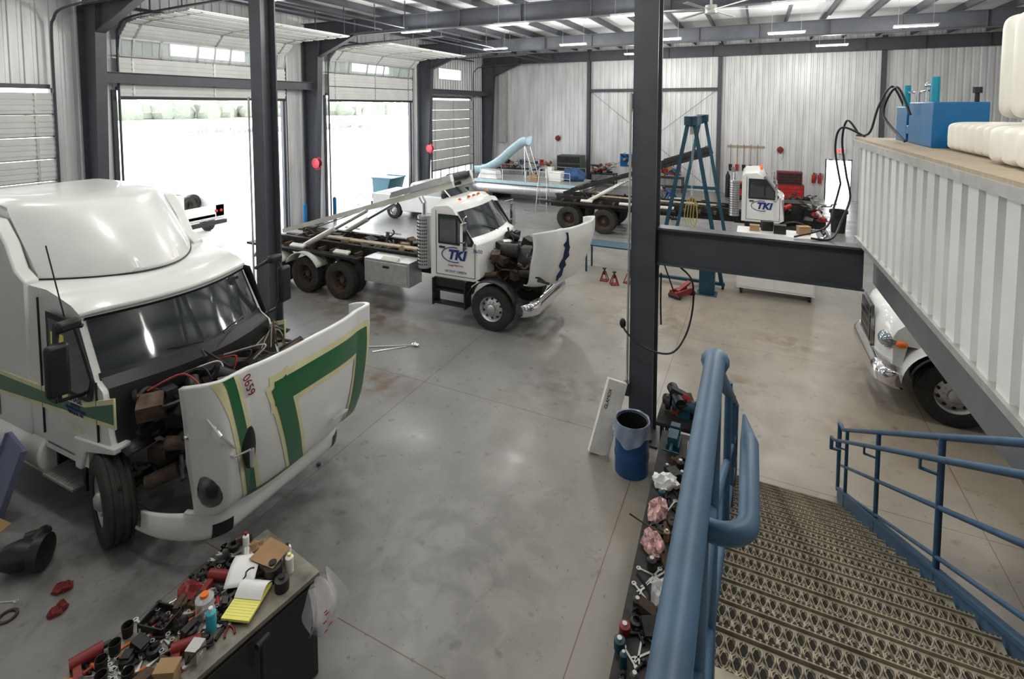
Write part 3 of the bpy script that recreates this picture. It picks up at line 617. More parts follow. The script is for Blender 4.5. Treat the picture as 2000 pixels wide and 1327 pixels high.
        for s in(-1,1):
            B(mat('clear_headlamp_lens',(.3,.34,.37),.06,.6,.3,coat=1)).sph((.84,s*.8,1.16),(.17,.2,.15),18).obj('headlight',T);B(ORANGE).sph((.7,s*1.0,1.16),(.09,.05,.06),10).obj('turn_signal',T)
    else:
        b=B(DARK).box(-.35,-.4,1.0,.6,.4,1.7);clutter(b,-.25,-.8,1.05,.9,.8,1.7,30,9,[DARK,BLACK,RED,GALV]);b.obj('engine',T)
    return T
def hoistparts(T,xp,L,ang,stack,box,hz=0):
    b=B(ALU).cyl((-1.95,-.95,1.2),(-1.95,-.95,2.5),.17,n=20).set(BLACK)
    for k in range(14):
        for a in range(-5,4): q=radians(a*16-90);b.bx((-1.95+.171*cos(q),-.95+.171*sin(q),1.3+k*.085),(.02,.02,.03))
    b.set(CHROME).cyl((-1.95,-.95,2.5),(-1.95,-.95,2.8),.06).tube([(-1.95,-.95,2.8),(-2.05,-.95,2.95)],.06,10);b.obj('exhaust_stack',T)
    if box:
        b=B(ALU).box(-3.65,-1.2,.68,-2.25,-.65,1.3).set(GALV).box(-3.6,-1.215,.74,-2.3,-1.2,1.24).set(BLACK).box(-3.05,-1.23,1.1,-2.85,-1.21,1.16);b.obj('tool_box',T,bev=.01)
        for s in(-1,1):
            for dx in(1.75,.45):
                B(CREAM).grid(lambda u,v:(xp+dx+.66*cos(pi*(.15+.7*u)),s*(.82+.42*v),.52+.64*sin(pi*(.15+.7*u))),16,2).obj('rear_fender',T,solid=.025)
    b=B(DARK)
    for s in(-1,1):
        b.box(xp,s*.55-.06,1.12,-2.0,s*.55+.06,1.36);b.box(xp-.6,s*.95-.12,1.1,-4,s*.95+.12,1.16)
    b.set(RUST)
    for k in range(12): x=xp+.3+k*(-2.4-xp)/12;b.box(x,-.9,1.14,x+.09,.9,1.24)
    clutter(b,xp+.5,-.5,1.2,-2.3,.5,1.4,40,4,[RUST,DARK,DARK,BLACK,mat('tan_timber',(.28,.2,.13),.8)]);
    b.set(WOOD).box(xp+1.5,-.4,1.38,-2.6,-.2,1.42);b.set(CREAM)
    for k in range(3): b.bx((xp+1.5+k*1.6,-1.1,1.3),(.5,.14,.05),(20,0,0)).bx((xp+1.5+k*1.6,1.1,1.3),(.5,.14,.05),(-20,0,0))
    b.obj('subframe',T)
    a=radians(ang)
    M=lambda u,h:(xp+.3+u*cos(a)-h*sin(a),1.4+u*sin(a)+h*cos(a))
    b=B(CREAM if box else DARK)
    for s in(-1,1):
        P=[M(0,0),M(L,0),M(L,.16),M(0,.12)];b.prism(P,'y',s*.5-.04,s*.5+.04)
        P=[M(L-2.0,.16),M(L,.16),M(L,.34),M(L-1.9,.3)];b.set(ALU if box else DARK).prism(P,'y',s*.5-.07,s*.5+.07).set(CREAM if box else DARK)
    b.set(DARK)
    for k in range(4): q=M(.6+k*(L-1)/3,.08);b.cyl((q[0],-.5,q[1]),(q[0],.5,q[1]),.05)
    q=M(L-.15,.25);b.cyl((q[0],-.4,q[1]),(q[0],.4,q[1]),.12).tube([(q[0],.0,q[1]),(xp+1,.0,1.5)],.015,5)
    b.set(CHROME)
    for s in(-1,1):
        q=M(L*.55,0);b.cyl((xp+1.4,s*.75,1.2),(q[0],s*.62,q[1]),.05);b.set(CREAM).cyl((xp+1.4,s*.75,1.2),((xp+1.4+q[0])/2,s*.69,(1.2+q[1])/2),.08).set(CHROME)
    b.obj('tilt_frame',T)
t2=rolloff('roll_off_truck','white roll-off truck with blue lettering and open hood',(-5.45,11.35,0),1,[-4.6,-5.85,-7.15],'open')
hoistparts(t2,-7.6,6.2,16.5,1,1)
t3=rolloff('roll_off_truck','white roll-off truck with raised bed and exposed engine',(1.25,21.2,0),0,[-6.8,-8.3],None,plain=True)
hoistparts(t3,-9.0,6.2,18,1,0)
t4=rolloff('truck','white truck with chrome grille facing into the workshop',(3.0,11.45,0),180,[-4.5],'closed',plain=True)
B(WHITE).box(-7.5,-1.2,1.0,-1.9,1.2,2.9).obj('cargo_box',t4,bev=.03)
# ---------------------------------------------------------------- pickup
pk=top('pickup_truck','white crew cab pickup parked in the open doorway','truck',(-15.1,19.7,0),2)
def arch(cx,r,n=9): return [(cx-r*cos(pi*k/n),.38+r*sin(pi*k/n)) for k in range(n+1)]
P=[(-1.2,.55)]+arch(0,.45)+arch(3.6,.45)+[(4.4,.5),(4.45,.9),(4.3,1.05),(3.1,1.12),(-1.2,1.12)]
b=B(WHITE).prism(P,'y',-.95,.95);b.obj('body',pk,bev=.03)
B(BLACK).box(-1.1,-.8,1.125,.55,.8,1.13).obj('bed',pk)
b=B(WHITE);shell(b,[(.7,1.1,.88,0,0),(.85,1.68,.78,0,.04),(1.1,1.74,.76,0,.05),(2.2,1.74,.76,.05,.05),(2.5,1.68,.78,.1,.03),(3.15,1.15,.88,.15,0),(3.1,1.1,.88,.1,0)],10);b.obj('cabin',pk)
b=B(GLASS);shell(b,[(2.56,1.64,.78,.1,.02),(3.08,1.2,.87,.15,0)],10,-.92,.92,.012,False)
for s in(-1,1): b.add([(.95,s*.89,1.18),(2.95,s*.9,1.18),(2.45,s*.82,1.62),(1.0,s*.83,1.62)],[(0,1,2,3)])
b.add([(.68,-.7,1.18),(.68,.7,1.18),(.78,.65,1.6),(.78,-.65,1.6)],[(0,1,2,3)]);b.obj('window',pk)
for x in(0,3.6):
    for s in(-1,1): wheel(pk,x,s*.86,.38,.24,s,ALU)
B(CHROME).box(-1.35,-.9,.5,-1.2,.9,.72).obj('bumper',pk)
for s in(-1,1):B(RED).box(-1.22,min(s*.95,s*.78),.85,-1.19,max(s*.95,s*.78),1.08).obj('tail_light',pk);B(BLACK).bx((2.75,s*1.05,1.25),(.12,.2,.2)).obj('mirror',pk)
sv=top('service_truck','white service truck rear with red lights and tires aboard','truck',(-19.8,12.75,-.02),0)
b=B(WHITE).box(-3,-1.0,.7,-.0,-.62,1.75).box(-3,.62,.7,0,1.0,1.75).box(-3,-.62,.7,0,.62,.85).box(-.06,-1,.6,0,1,1.2);b.obj('service_body',sv,bev=.02)
B(BLACK).box(-.05,-1.0,.42,.15,1.0,.58).obj('bumper',sv)
for y in(-.85,-.65,.65,.85): B(RED).cyl((0,y,.95),(.02,y,.95),.06).obj('tail_light',sv)
B(WHITE).tube([(-3,-.95,1.75),(-3,-.95,2.15),(-.1,-.95,2.15),(-.1,-.95,1.75)],.025).tube([(-3,.95,1.75),(-3,.95,2.15),(-.1,.95,2.15),(-.1,.95,1.75)],.025).tube([(-.1,-.95,2.15),(-.1,.95,2.15)],.025).obj('ladder_rack',sv)
for k,(x,y) in enumerate(((-.5,-.2),(-.9,.25),(-1.4,-.1))): B(RUBBER).lathe([(.2,-.1),(.36,-.1),(.38,0),(.36,.1),(.2,.1),(.2,-.1)],(x,y,1.25),(1,.3,.1),20).obj('spare_tire',sv)
for x in(-.9,-3.2):
    for s in(-1,1): wheel(sv,x,s*.85,.38,.24,s,ALU)
b=B(WHITE);shell(b,[(-5.0,.6,.95,0,0),(-4.9,1.2,.95,0,0),(-4.4,1.9,.85,0,.05),(-3.3,1.95,.85,0,.05),(-3.1,.6,.95,0,0)],8);b.obj('cabin',sv)
hp=top('dumping_hopper','blue steel self-dumping hopper on the yard','dumpster',(-19.0,23.2,-.02));hp.scale=(.75,.75,.8)
B(mat('faded_teal_blue_paint',(.012,.07,.1),.5)).prism([(-.7,.25),(.5,.25),(.9,1.45),(-.8,1.45)],'y',-.9,.9).box(-.6,-.7,0,.6,-.5,.25).box(-.6,.5,0,.6,.7,.25).box(-.86,-.95,1.4,.95,-.88,1.5).box(-.86,.88,1.4,.95,.95,1.5).obj('hopper_bin',hp)
b=B(mat('hazy_foliage',(.185,.205,.165),.9,0,.15,1.2));r=random.Random(2)
for k in range(70): b.sph((-210+r.uniform(-8,8),-10+k*4.2+r.uniform(-2,2),2.5),(5,4.5,r.uniform(3.5,6.5)),10,.35)
o=b.obj('tree_line');o['kind']='stuff';tag(o,'row of green trees beyond the gravel yard','trees')
b=B(mat('hazy_grey_rubble',(.2,.19,.18),.9,0,.2,1))
for k in range(34): b.bx((-90+r.uniform(-8,8),62+k*1.3,.3),(r.uniform(1,3),r.uniform(.5,2),r.uniform(.3,1.3)),(0,0,r.uniform(0,90)))
o=b.obj('scrap_pile');o['kind']='stuff';tag(o,'pale heap of scrap and containers on the yard','scrap')
# ---------------------------------------------------------------- pontoon boat with slide
pb=top('pontoon_boat','aluminium pontoon boat with light blue slide on stands','boat',(-11.2,25.9,0),-2)
for s in(-1,1): B(ALU).lathe([(0,-3.3),(.15,-3.2),(.33,-2.7),(.35,2.9),(.3,3.2),(0,3.25)],(0,s*.95,.72),(1,0,0),20).obj('pontoon',pb)
B(GALV).box(-3.0,-1.25,1.07,3.0,1.25,1.15).set(LBLUE).box(-3.0,-1.262,1.0,3.0,-1.25,1.16).set(GALV).box(-2.9,-1.2,1.15,2.9,1.2,1.165).obj('deck',pb)
b=B(ALU)
for s in(-1,1):
    for x in(-2.6,-1.2,.2,1.5,2.7): b.tube([(x,s*1.2,1.15),(x,s*1.2,1.75)],.02,6)
    b.tube([(-2.6,s*1.2,1.75),(2.7,s*1.2,1.75)],.02,6).tube([(-2.6,s*1.2,1.45),(2.7,s*1.2,1.45)],.015,6)
b.tube([(-.3,-.3,1.15),(-.3,-.3,3.0),(-.3,.3,3.0),(-.3,.3,1.15)],.025,6)
for k in range(6): b.tube([(.1-.07*k,-.28,1.25+k*.28),(.1-.07*k,.28,1.25+k*.28)],.018,6)
b.tube([(.3,-.3,1.15),(-.3,-.3,3.0)],.02,6).tube([(.3,.3,1.15),(-.3,.3,3.0)],.02,6).tube([(-.3,-.3,1.15),(.8,-.3,1.9),(.8,-.3,1.15)],.02,6).obj('railing',pb)
SP=crv([(-3.5,0,1.3),(-2.8,0,1.42),(-2.0,0,1.85),(-1.2,0,2.5),(-.5,0,3.0),(-.2,0,3.05)],4)
B(LBLUE).grid(lambda u,v:(lambda q,a:(q.x,-.45*cos(a),q.z+.45-.5*sin(a)))(SP[min(int(round(u*20)),20)],pi*v),20,10).obj('slide',pb,solid=.02)
B(WHITE).box(1.2,-.5,1.17,1.9,.1,1.7).obj('seat',pb,bev=.03);B(WHITE).bx((.8,.6,1.5),(.4,.4,.6)).obj('seat',pb,bev=.03);B(CARD).box(.3,-.9,1.17,.7,-.5,1.5).obj('carton',pb);B(mat('blue_tarp',(.03,.08,.2),.6)).sph((2.2,.5,1.4),(.7,.6,.4),16,.4).obj('cover',pb);B(WHITE).prism([(-2.9,1.16),(-1.6,1.16),(-1.7,1.6),(-2.6,1.7)],'y',-1.1,-.5).obj('seat',pb,bev=.04)
for x in(-2,2): B(DARK).box(x-.1,-1.1,0,x+.1,1.1,.4).obj('stand',pb)
sd=top('step_ladder','aluminium step ladder beside the boat','ladder',(-9.6,23.6,0),10)
b=B(ALU)
for s in(-1,1): b.tube([(s*.28,-.5,0),(s*.18,0,2.1)],.022,6).tube([(s*.28,.5,0),(s*.18,0,2.1)],.018,6)
for k in range(1,7): t=k/7;b.box(-.28+.1*t,-.5+.5*t-.04,2.1*t,.28-.1*t,-.5+.5*t+.04,2.1*t+.02)
b.box(-.2,-.12,2.08,.2,.12,2.12);b.obj('ladder_frame',sd)
# ---------------------------------------------------------------- gantry hoist
gt=top('gantry_hoist','teal steel gantry frame with chain hoist and straps','gantry crane',(-1.72,15.45,0))
for y in(0,3.4):
    b=B(TEAL)
    for s in(-1,1): b.ib((s*.92,y,.12),(s*.08,y,4.75),.1,.1,(0,1,0),.02,.02)
    if y: b.box(-.55,y-.05,2.3,.55,y+.05,2.4)
    b.box(-1.0,y-.05,.1,1.0,y+.05,.18).box(-.18,y-.12,4.65,.18,y+.12,4.9).obj('a_frame',gt)
    for s in(-1,1): B(BLACK).cyl((s*.95-.03,y,.07),(s*.95+.03,y,.07),.07).box(s*.95-.04,y-.03,.07,s*.95+.04,y+.03,.12).obj('caster',gt)
B(TEAL).ib((0,-.2,4.75),(0,3.7,4.75),.26,.14,(0,0,1)).obj('crane_beam',gt)
b=B(GALV).bx((0,.6,4.5),(.18,.16,.3));
for k in range(34): b.tube([(.025*cos(a),.6,4.3-k*.055+.035*sin(a)) for a in [i*pi/3 for i in range(6)]],.006,4,True)
b.obj('chain_hoist',gt)
b=B(mat('yellow_strap',(.45,.38,.08),.7));
for k in range(4): b.tube(crv([(-.12+k*.07,.6,2.45),(-.2+k*.08,.6,1.8),(0+k*.04,.6,1.45+k*.08),(.16,.6,1.9),(.1,.6,2.45)],5),.012,5)
b.obj('lifting_strap',gt)
cb=top('rolling_cabinet','large white rolling cabinet with parts on top','cabinet',(-.42,15.3,0))
B(WHITE).box(0,0,.16,1.9,.8,1.66).box(-.03,-.04,1.66,1.93,.84,1.72).obj('cabinet_body',cb,bev=.01)
for x in(.03,.97): B(WHITE).box(x,-.014,.22,x+.9,0,1.6).obj('door',cb,bev=.004)
for x in(.12,1.78):
    for y in(.1,.7): B(BLACK).cyl((x-.03,y,.07),(x+.03,y,.07),.07).box(x-.04,y-.03,.08,x+.04,y+.03,.16).obj('caster',cb)
def simplebox(name,lab,cat,mt,x,y,z,a,b_,c,rz=0,lid=None):
    o=top(name,lab,cat,(x,y,z),rz);B(mt).box(-a/2,-b_/2,0,a/2,b_/2,c).obj('body',o,bev=.01)
    B(lid or mt).box(-a/2-.005,-b_/2-.005,c,a/2+.005,b_/2+.005,c+.02).obj('lid',o);return o
simplebox('battery','black vehicle battery on the white cabinet','battery',BLACK,.62,15.6,1.72,.3,.2,.22)
simplebox('carton','small brown cardboard carton on the white cabinet','box',CARD,.0,15.7,1.72,.25,.2,.14)
simplebox('carton','brown cardboard carton on the white cabinet','box',CARD,1.2,15.8,1.72,.3,.2,.2,20)
simplebox('battery','grey boxed battery on the white cabinet','battery',DARK,.31,15.85,1.72,.28,.2,.24,15)
bt2=top('steel_table','blue steel work table on the concrete floor','table',(-4.05,15.6,0))
B(TEAL).box(-.75,-.35,.84,.75,.35,.88).obj('table_top',bt2,bev=.005)
for x in(-.7,.7):
    for y in(-.3,.3): B(TEAL).box(x-.025,y-.025,0,x+.025,y+.025,.84).obj('leg',bt2)
js=top('jack_stand','small red ratchet jack stand on the floor','jack stand',(-4.0,14.7,0),0,'jack stands')
B(DRED).prism([(-.12,-.12),(.12,-.12),(.12,.12),(-.12,.12)],'z',0,.015).obj('base',js)
for a in(45,135,225,315): B(DRED).tube([(.15*cos(radians(a)),.15*sin(radians(a)),.01),(.04*cos(radians(a)),.04*sin(radians(a)),.28)],.016,5).obj('leg',js)
B(DARK).cyl((0,0,.18),(0,0,.36),.024).box(-.05,-.03,.35,.05,.03,.38).obj('saddle_post',js)
for x,y,z in((-3.65,14.5,30),(-3.3,14.8,70),(-3.0,14.5,20)): dup(js,(x,y,0),z)
fj=top('floor_jack','red hydraulic floor jack beneath the steel beam','jack',(-1.75,14.4,0),60)
B(DRED).box(-.35,-.14,.06,.35,-.09,.2).box(-.35,.09,.06,.35,.14,.2).prism([(-.2,.12),(.3,.3),(.32,.36),(-.2,.2)],'y',-.06,.06).box(-.35,-.1,.1,-.25,.1,.16).obj('jack_body',fj);B(BLACK).cyl((-.3,-.18,.06),(-.3,.18,.06),.06).cyl((.3,-.18,.06),(.3,.18,.06),.06).tube([(-.3,0,.1),(-.75,0,1.0)],.02,8).obj('jack_handle',fj)
tag(B(TEAL).box(-1.35,14.75,0,-.95,15.05,.72).box(-1.4,14.7,.72,-.9,15.1,.76).box(-1.42,14.68,0,-.88,15.12,.02).obj('steel_pedestal',bev=.01),'teal steel pedestal standing under the beam','stand')
# ---------------------------------------------------------------- rear wall equipment
bn=top('wall_banner','navy banner with yellow hazard border and red lettering','banner',(-6.4,32.62,4.8))
B(mat('yellow_banner_border',(.7,.45,.05),.6)).box(-.95,0,0,.95,.02,1.25).obj('border',bn);B(mat('navy_banner',(.04,.02,.12),.6)).box(-.87,-.01,.2,.87,0,1.17).obj('panel',bn)
b=B(BLACK)
for k in range(10): b.prism([(-.9+k*.19,.02),(-.82+k*.19,.02),(-.74+k*.19,.16),(-.82+k*.19,.16)],'y',-.008,0)
b.obj('hazard_stripe',bn);text('OXYGEN',.34,RED,bn,(-.0,-.015,.78),(90,0,0),bold=.01);text('ACETYLENE',.22,YELLOW,bn,(0,-.015,.36),(90,0,0))
ex=top('exit_sign','white exit sign with red letters above the doorway','exit sign',(4.1,32.91,2.6))
B(PAPER).box(-.25,-.04,0,.25,.08,.28).obj('sign_box',ex);text('EXIT',.22,mat('exit_red',(.9,.02,.01),.4,emit=1),ex,(0,-.045,.06),(90,0,0),bold=.006)
def reel(x,y,z,rz,mt,lab,sc=1):
    o=top('hose_reel',lab,'hose reel',(x,y,z),rz,'air hose reels');o.scale=(sc,)*3
    B(mt).lathe([(0,-.1),(.24,-.1),(.26,-.09),(.1,-.08),(.1,.08),(.26,.09),(.24,.1),(0,.1)],(0,0,0),(0,1,0),24).box(-.04,.1,-.3,.04,.2,.3).box(-.04,-.02,-.34,.04,.2,-.3).obj('reel_body',o)
    B(BLACK).lathe([(.1,-.07),(.2,-.07),(.2,.07),(.1,.07)],(0,0,0),(0,1,0),20).tube(crv([(.2,0,0),(.22,0,-.5),(.15,0,-.9)],5),.012,6).obj('hose',o)
reel(-17.0,16.08,2.75,0,MAGENTA,'pink-red hose reel on a steel wall column',.85);reel(-17.0,24.48,2.75,0,MAGENTA,'pink-red hose reel on a steel wall column',.85)
reel(-12.3,32.868,3.0,0,DRED,'red hose reel on the rear wall',.65);reel(1.2,32.868,2.7,0,DRED,'red hose reel on the rear wall',.65)
rk=top('tool_rack','wooden rack with hanging shovels and brooms','tool rack',(-.6,32.938,2.75))
B(WOOD).box(-1,0,0,1,.06,.12).obj('board',rk)
for k in range(5):
    x=-.8+k*.36;B(CARD).cyl((x,-.04,.2),(x,-.04,-1.0),.018).obj('tool_handle',rk);B(RED if k%2 else DARK).prism([(x-.1,-1.0),(x+.1,-1.0),(x+.08,-1.35),(x,-1.42),(x-.08,-1.35)],'y',-.06,-.03).obj('shovel_blade',rk)
def extinguisher(x):
    o=top('fire_extinguisher','red fire extinguisher hanging on the rear wall','fire extinguisher',(x,32.858,.9),0,'fire extinguishers')
    B(RED).lathe([(0,0),(.09,0),(.1,.03),(.1,.42),(.06,.5),(.03,.52)],(0,0,0),(0,0,1),16).obj('cylinder_body',o);B(BLACK).cyl((0,0,.5),(0,0,.58),.03).tube(crv([(0,0,.56),(.14,0,.5),(.13,0,.2)],4),.012,5).box(-.04,.06,.1,.04,.14,.5).obj('valve',o)
extinguisher(2.9);extinguisher(3.2)
rc=top('tool_chest','tall red rolling tool chest near the rear wall','tool chest',(1.6,31,0))
B(DRED).box(-.7,-.3,.12,.7,.3,1.0).box(-.6,-.28,1.0,.6,.28,1.7).obj('chest_body',rc,bev=.01)
for k in range(4): B(RED).box(-.65,-.32,.18+k*.2,.65,-.3,.35+k*.2).obj('drawer',rc);B(DARK).box(-.55,-.3,1.05+k*.15,.55,-.28,1.17+k*.15).obj('drawer',rc)
for x in(-.6,.6): B(BLACK).cyl((x,-.25,.06),(x,.25,.06),.06).obj('caster',rc)
wc=top('welding_machine','red welding machine with two gas cylinders','welding machine',(-.9,31.2,0))
B(RED).box(-.35,-.3,.2,.35,.3,.95).obj('welder_body',wc,bev=.02);B(BLACK).box(-.3,-.31,.6,.3,-.3,.85).cyl((-.35,-.3,.1),(.35,-.3,.1),.1).cyl((-.35,.3,.1),(.35,.3,.1),.1).obj('control_panel',wc)
for x,mt in((-.55,DARK),(.55,TEAL)): B(mt).lathe([(0,.02),(.12,.02),(.12,1.25),(.05,1.4),(.03,1.5),(0,1.5)],(x,.15,0),(0,0,1),16).obj('gas_cylinder',wc)
gb=top('oil_cart','green steel cabinet with a clutter of hoses','cabinet',(-10.9,31.6,0))
B(mat('olive_green_paint',(.05,.09,.06),.5)).box(-.8,-.5,0,.8,.5,2.0).obj('cabinet_body',gb,bev=.02)
for k in range(4): B(DARK).box(-.75,-.52,.1+k*.48,.75,-.5,.5+k*.48).obj('drawer',gb)
bl=top('pegboard','blue tool panel with hand tools on the rear wall','pegboard',(0,.01,0))
B(TANKB).box(-8.0,32.9,1.3,-6.7,32.98,2.1).obj('board',bl)
b=B(DARK);clutter(b,-7.9,32.7,1.4,-6.8,32.72,2.0,10,4,[DARK,RED,GALV]);b.obj('hand_tools',bl)
for k,(x,w_,lab,seed) in enumerate(((-15.3,2.2,'steel workbench loaded with red tools and parts',21),(-12.9,1.6,'low bench loaded with engine parts',22),(-8.9,1.8,'dark bench with greasy machine parts',23),(-5.0,2.2,'steel bench with boxes and parts by the rear wall',24))):
    o=top('workbench',lab,'workbench',(x,31.9,0),0)
    b=B(DARK).box(-w_/2,-.4,.85,w_/2,.4,.9).box(-w_/2,-.4,.3,w_/2,.4,.33);b.obj('bench_top',o)
    for xx in(-w_/2+.05,w_/2-.05):
        for yy in(-.35,.35): B(DARK).box(xx-.03,yy-.03,0,xx+.03,yy+.03,.85).obj('leg',o)
    b=B(DARK);clutter(b,-w_/2+.25,-.15,1.0,w_/2-.25,.15,1.5,34,seed,[DARK,RED,GALV,CARD,TANKB,RUST]);o2=b.obj('assorted_parts',o)
tc=top('trash_can','round grey plastic trash can','trash can',(3.1,24.6,0))
B(DARK).lathe([(0,.02),(.25,.0),(.3,.85),(.33,.86),(.33,.9),(.28,.9),(.23,.05),(0,.05)],(0,0,0),(0,0,1),24).obj('can_body',tc);B(BLACK).lathe([(.28,.9),(.34,.92),(.34,.8)],(0,0,0),(0,0,1),24).obj('liner',tc)
cart=top('parts_cart','black wheeled cart loaded with machine parts','cart',(1.9,27.5,0))
B(BLACK).box(-.7,-.35,.5,.7,.35,.55).box(-.7,-.35,.2,.7,.35,.23).obj('shelf',cart)
b=B(DARK);clutter(b,-.5,-.2,.65,.5,.2,.9,12,5,[DARK,RED,BLACK,RUST]);b.obj('assorted_parts',cart)
for x in(-.65,.65):
    for y in(-.3,.3): B(BLACK).cyl((x,y,.12),(x,y,.55),.02).cyl((x,y-.02,.07),(x,y+.02,.07),.07).obj('leg',cart)
struct(B(GALV).box(-16.75,32.7,2.6,-16.2,32.95,8.4).obj('trim_1'))
# ---------------------------------------------------------------- person
def person(loc,rz):
    P=top('person','person in blue coveralls bending forward beside a truck','person',loc,rz)
    J=[((0,0,.92),.15),((.12,0,1.12),.14),((.3,0,1.28),.16),((.42,0,1.36),.06),((.52,0,1.4),.07),
       ((0,.1,.88),.1),((.03,.11,.48),.065),((-.02,.12,.08),.045),((.12,.12,.04),.045),
       ((0,-.1,.88),.1),((.1,-.11,.48),.065),((.05,-.12,.08),.045),((.19,-.12,.04),.045),
       ((.3,.2,1.27),.065),((.38,.24,1.0),.048),((.52,.2,.82),.036),((.3,-.2,1.27),.065),((.4,-.24,1.0),.048),((.55,-.2,.85),.036)]
    E=[(0,1),(1,2),(2,3),(3,4),(0,5),(5,6),(6,7),(7,8),(0,9),(9,10),(10,11),(11,12),(2,13),(13,14),(14,15),(2,16),(16,17),(17,18)]
    me=bpy.data.meshes.new('body');me.from_pydata([j[0] for j in J],E,[]);me.materials.append(CLOTH);o=bpy.data.objects.new('body',me);COL.objects.link(o);o.parent=P
    o.modifiers.new('k','SKIN')
    for i,j in enumerate(J): me.skin_vertices[0].data[i].radius=(j[1],j[1]);
    me.skin_vertices[0].data[0].use_root=True;u=o.modifiers.new('u','SUBSURF');u.levels=2;u.render_levels=2
    B(SKIN).sph((.6,0,1.42),(.1,.08,.12),14).sph((.7,0,1.38),(.02,.02,.025),6).sph((.61,.08,1.41),(.02,.02,.03),6).sph((.61,-.08,1.41),(.02,.02,.03),6).obj('head',P)
    B(BLACK).sph((.57,0,1.46),(.1,.085,.1),12).obj('hair',P)
    for s in(-1,1):
        b=B(SKIN).sph((.56,s*.2,.79),(.04,.02,.05),8)
        for k in range(4): b.tube([(.54+k*.016,s*.2,.76),(.555+k*.016,s*.2,.71),(.56+k*.016,s*.19,.68+abs(k-1.5)*.008)],.008,5)
        b.tube([(.52,s*.2,.8),(.5,s*.18,.75)],.009,5).obj('hand',P)
    B(BLACK).bx((.08,.12,.05),(.28,.1,.1)).obj('boot',P,bev=.03);B(BLACK).bx((.15,-.12,.05),(.28,.1,.1)).obj('boot',P,bev=.03)
person((-3.3,24.2,0),200)
# ---------------------------------------------------------------- items near central column
br=top('trash_barrel','blue steel barrel with clear plastic liner','barrel',(-1.5,7.08,0));br.scale=(.82,.82,.84)
pr=[(0,.0),(.285,.0)]
for k in range(1,17):
    z=k*.055;r_=.285+(.012 if k in(5,6,11,12) else 0);pr.append((r_,z))
pr+=[(.295,.88),(.27,.88),(.27,.05),(0,.05)]
B(mat('blue_barrel_paint',(.01,.07,.2),.4,0,.2)).lathe(pr,(0,0,0),(0,0,1),32).obj('barrel_body',br)
def linf(u,v):
    a=2*pi*u;pp=[(.25,.62),(.275,.89),(.3,.9),(.315,.8),(.32,.7),(.335,.62)];k=min(int(v*5),4);q=v*5-k;r_=pp[k][0]*(1-q)+pp[k+1][0]*q;z=pp[k][1]*(1-q)+pp[k+1][1]*q
    r_*=1+.045*sin(a*9+v*4)*v;z-=.07*sin(a*3)*max(0,v-.5)*2
    return (r_*cos(a),r_*sin(a),z)
B(mat('barrel_liner_film',(.65,.72,.82),.15,0,.15,9,alpha=.38)).grid(linf,72,10).obj('plastic_liner',br);B(BLACK).lathe([(.268,.1),(.268,.87),(.25,.86),(.25,.5),(0,.45)],(0,0,0),(0,0,1),32).obj('inner_liner',br)
lb=top('long_carton','long white carton leaning against a steel column','box',(-2.03,7.2,0),0)
o=B(mat('scuffed_white_carton',(.7,.68,.63),.7,0,.1,8)).box(-.15,-.05,0,.15,.05,1.08).obj('carton_body',lb,bev=.006);o.rotation_euler=(radians(-12),radians(18),radians(25));text('GLAMOX',.07,DARK,o,(-.06,-.053,.8),(90,-90,0))
wcab=B(BLACK).tube(crv([(-1.22,7.6,2.75),(-1.22,7.6,2.3),(-1.2,7.55,2.0)],6),.014,6).tube(crv([(-1.0,8.0,2.75),(-.82,7.9,2.6),(-.8,7.9,2.2),(-.88,7.8,1.8),(-1.05,7.55,1.6),(-1.4,7.5,1.62),(-1.72,7.55,1.8),(-1.76,7.6,1.95)],8),.014,8).sph((-1.77,7.58,1.9),(.05,.04,.08),8)
tag(wcab.obj('welding_cable'),'black cable looped from beam around the column','cable')
bb=top('workbench','long dark steel workbench beside the stairs','workbench',(-.66,4.8,0),2.4)
B(DARK).box(-.29,-2.2,.84,.27,2.0,.9).obj('bench_top',bb);B(BLUE).box(-.27,-2.18,.78,.25,1.98,.84).obj('frame',bb)
for x in(-.25,.22):
    for y in(-2.1,0,1.9): B(BLUE).box(x-.03,y-.03,0,x+.03,y+.03,.8).obj('leg',bb)
vb=top('bench_vise','dark steel bench vise on the workbench','vise',(-.85,6.5,.9))
B(TEAL).box(-.08,-.12,0,.08,.12,.08).box(-.06,-.15,.08,.06,.05,.2).box(-.06,.1,.08,.06,.2,.2).cyl((0,-.3,.12),(0,.15,.12),.02).cyl((-.1,-.3,.12),(.1,-.3,.12),.01).obj('vise_body',vb,bev=.006)
def wrench(b,l=.22,w_=.012):
    b.bx((0,0,.006),(l,w_*1.3,.008));b.lathe([(.011,-.005),(.022,-.005),(.022,.005),(.011,.005),(.011,-.005)],(l/2,0,.006),(0,0,1),10)
    b.prism([(-l/2-.03,.02),(-l/2-.03,.008),(-l/2-.01,.006),(-l/2-.01,-.006),(-l/2-.03,-.008),(-l/2-.03,-.02),(-l/2+.01,-.014),(-l/2+.01,.014)],'z',.0,.012)
def pliers(b,h,l=.2):
    b.set(h).tube(crv([(-l/2,.035,.01),(-l/4,.03,.01),(0,.006,.01)],4),.009,6).tube(crv([(-l/2,-.035,.01),(-l/4,-.03,.01),(0,-.006,.01)],4),.009,6);b.set(GALV).cyl((.01,0,0),(.01,0,.02),.014).prism([(0,.012),(.08,.004),(.08,-.004),(0,-.012)],'z',.002,.018)
def screwd(b,h,l=.25): b.set(h).cyl((-l/2,0,.014),(-l/2+.1,0,.014),.014).set(CHROME).cyl((-l/2+.1,0,.014),(l/2,0,.014),.004)
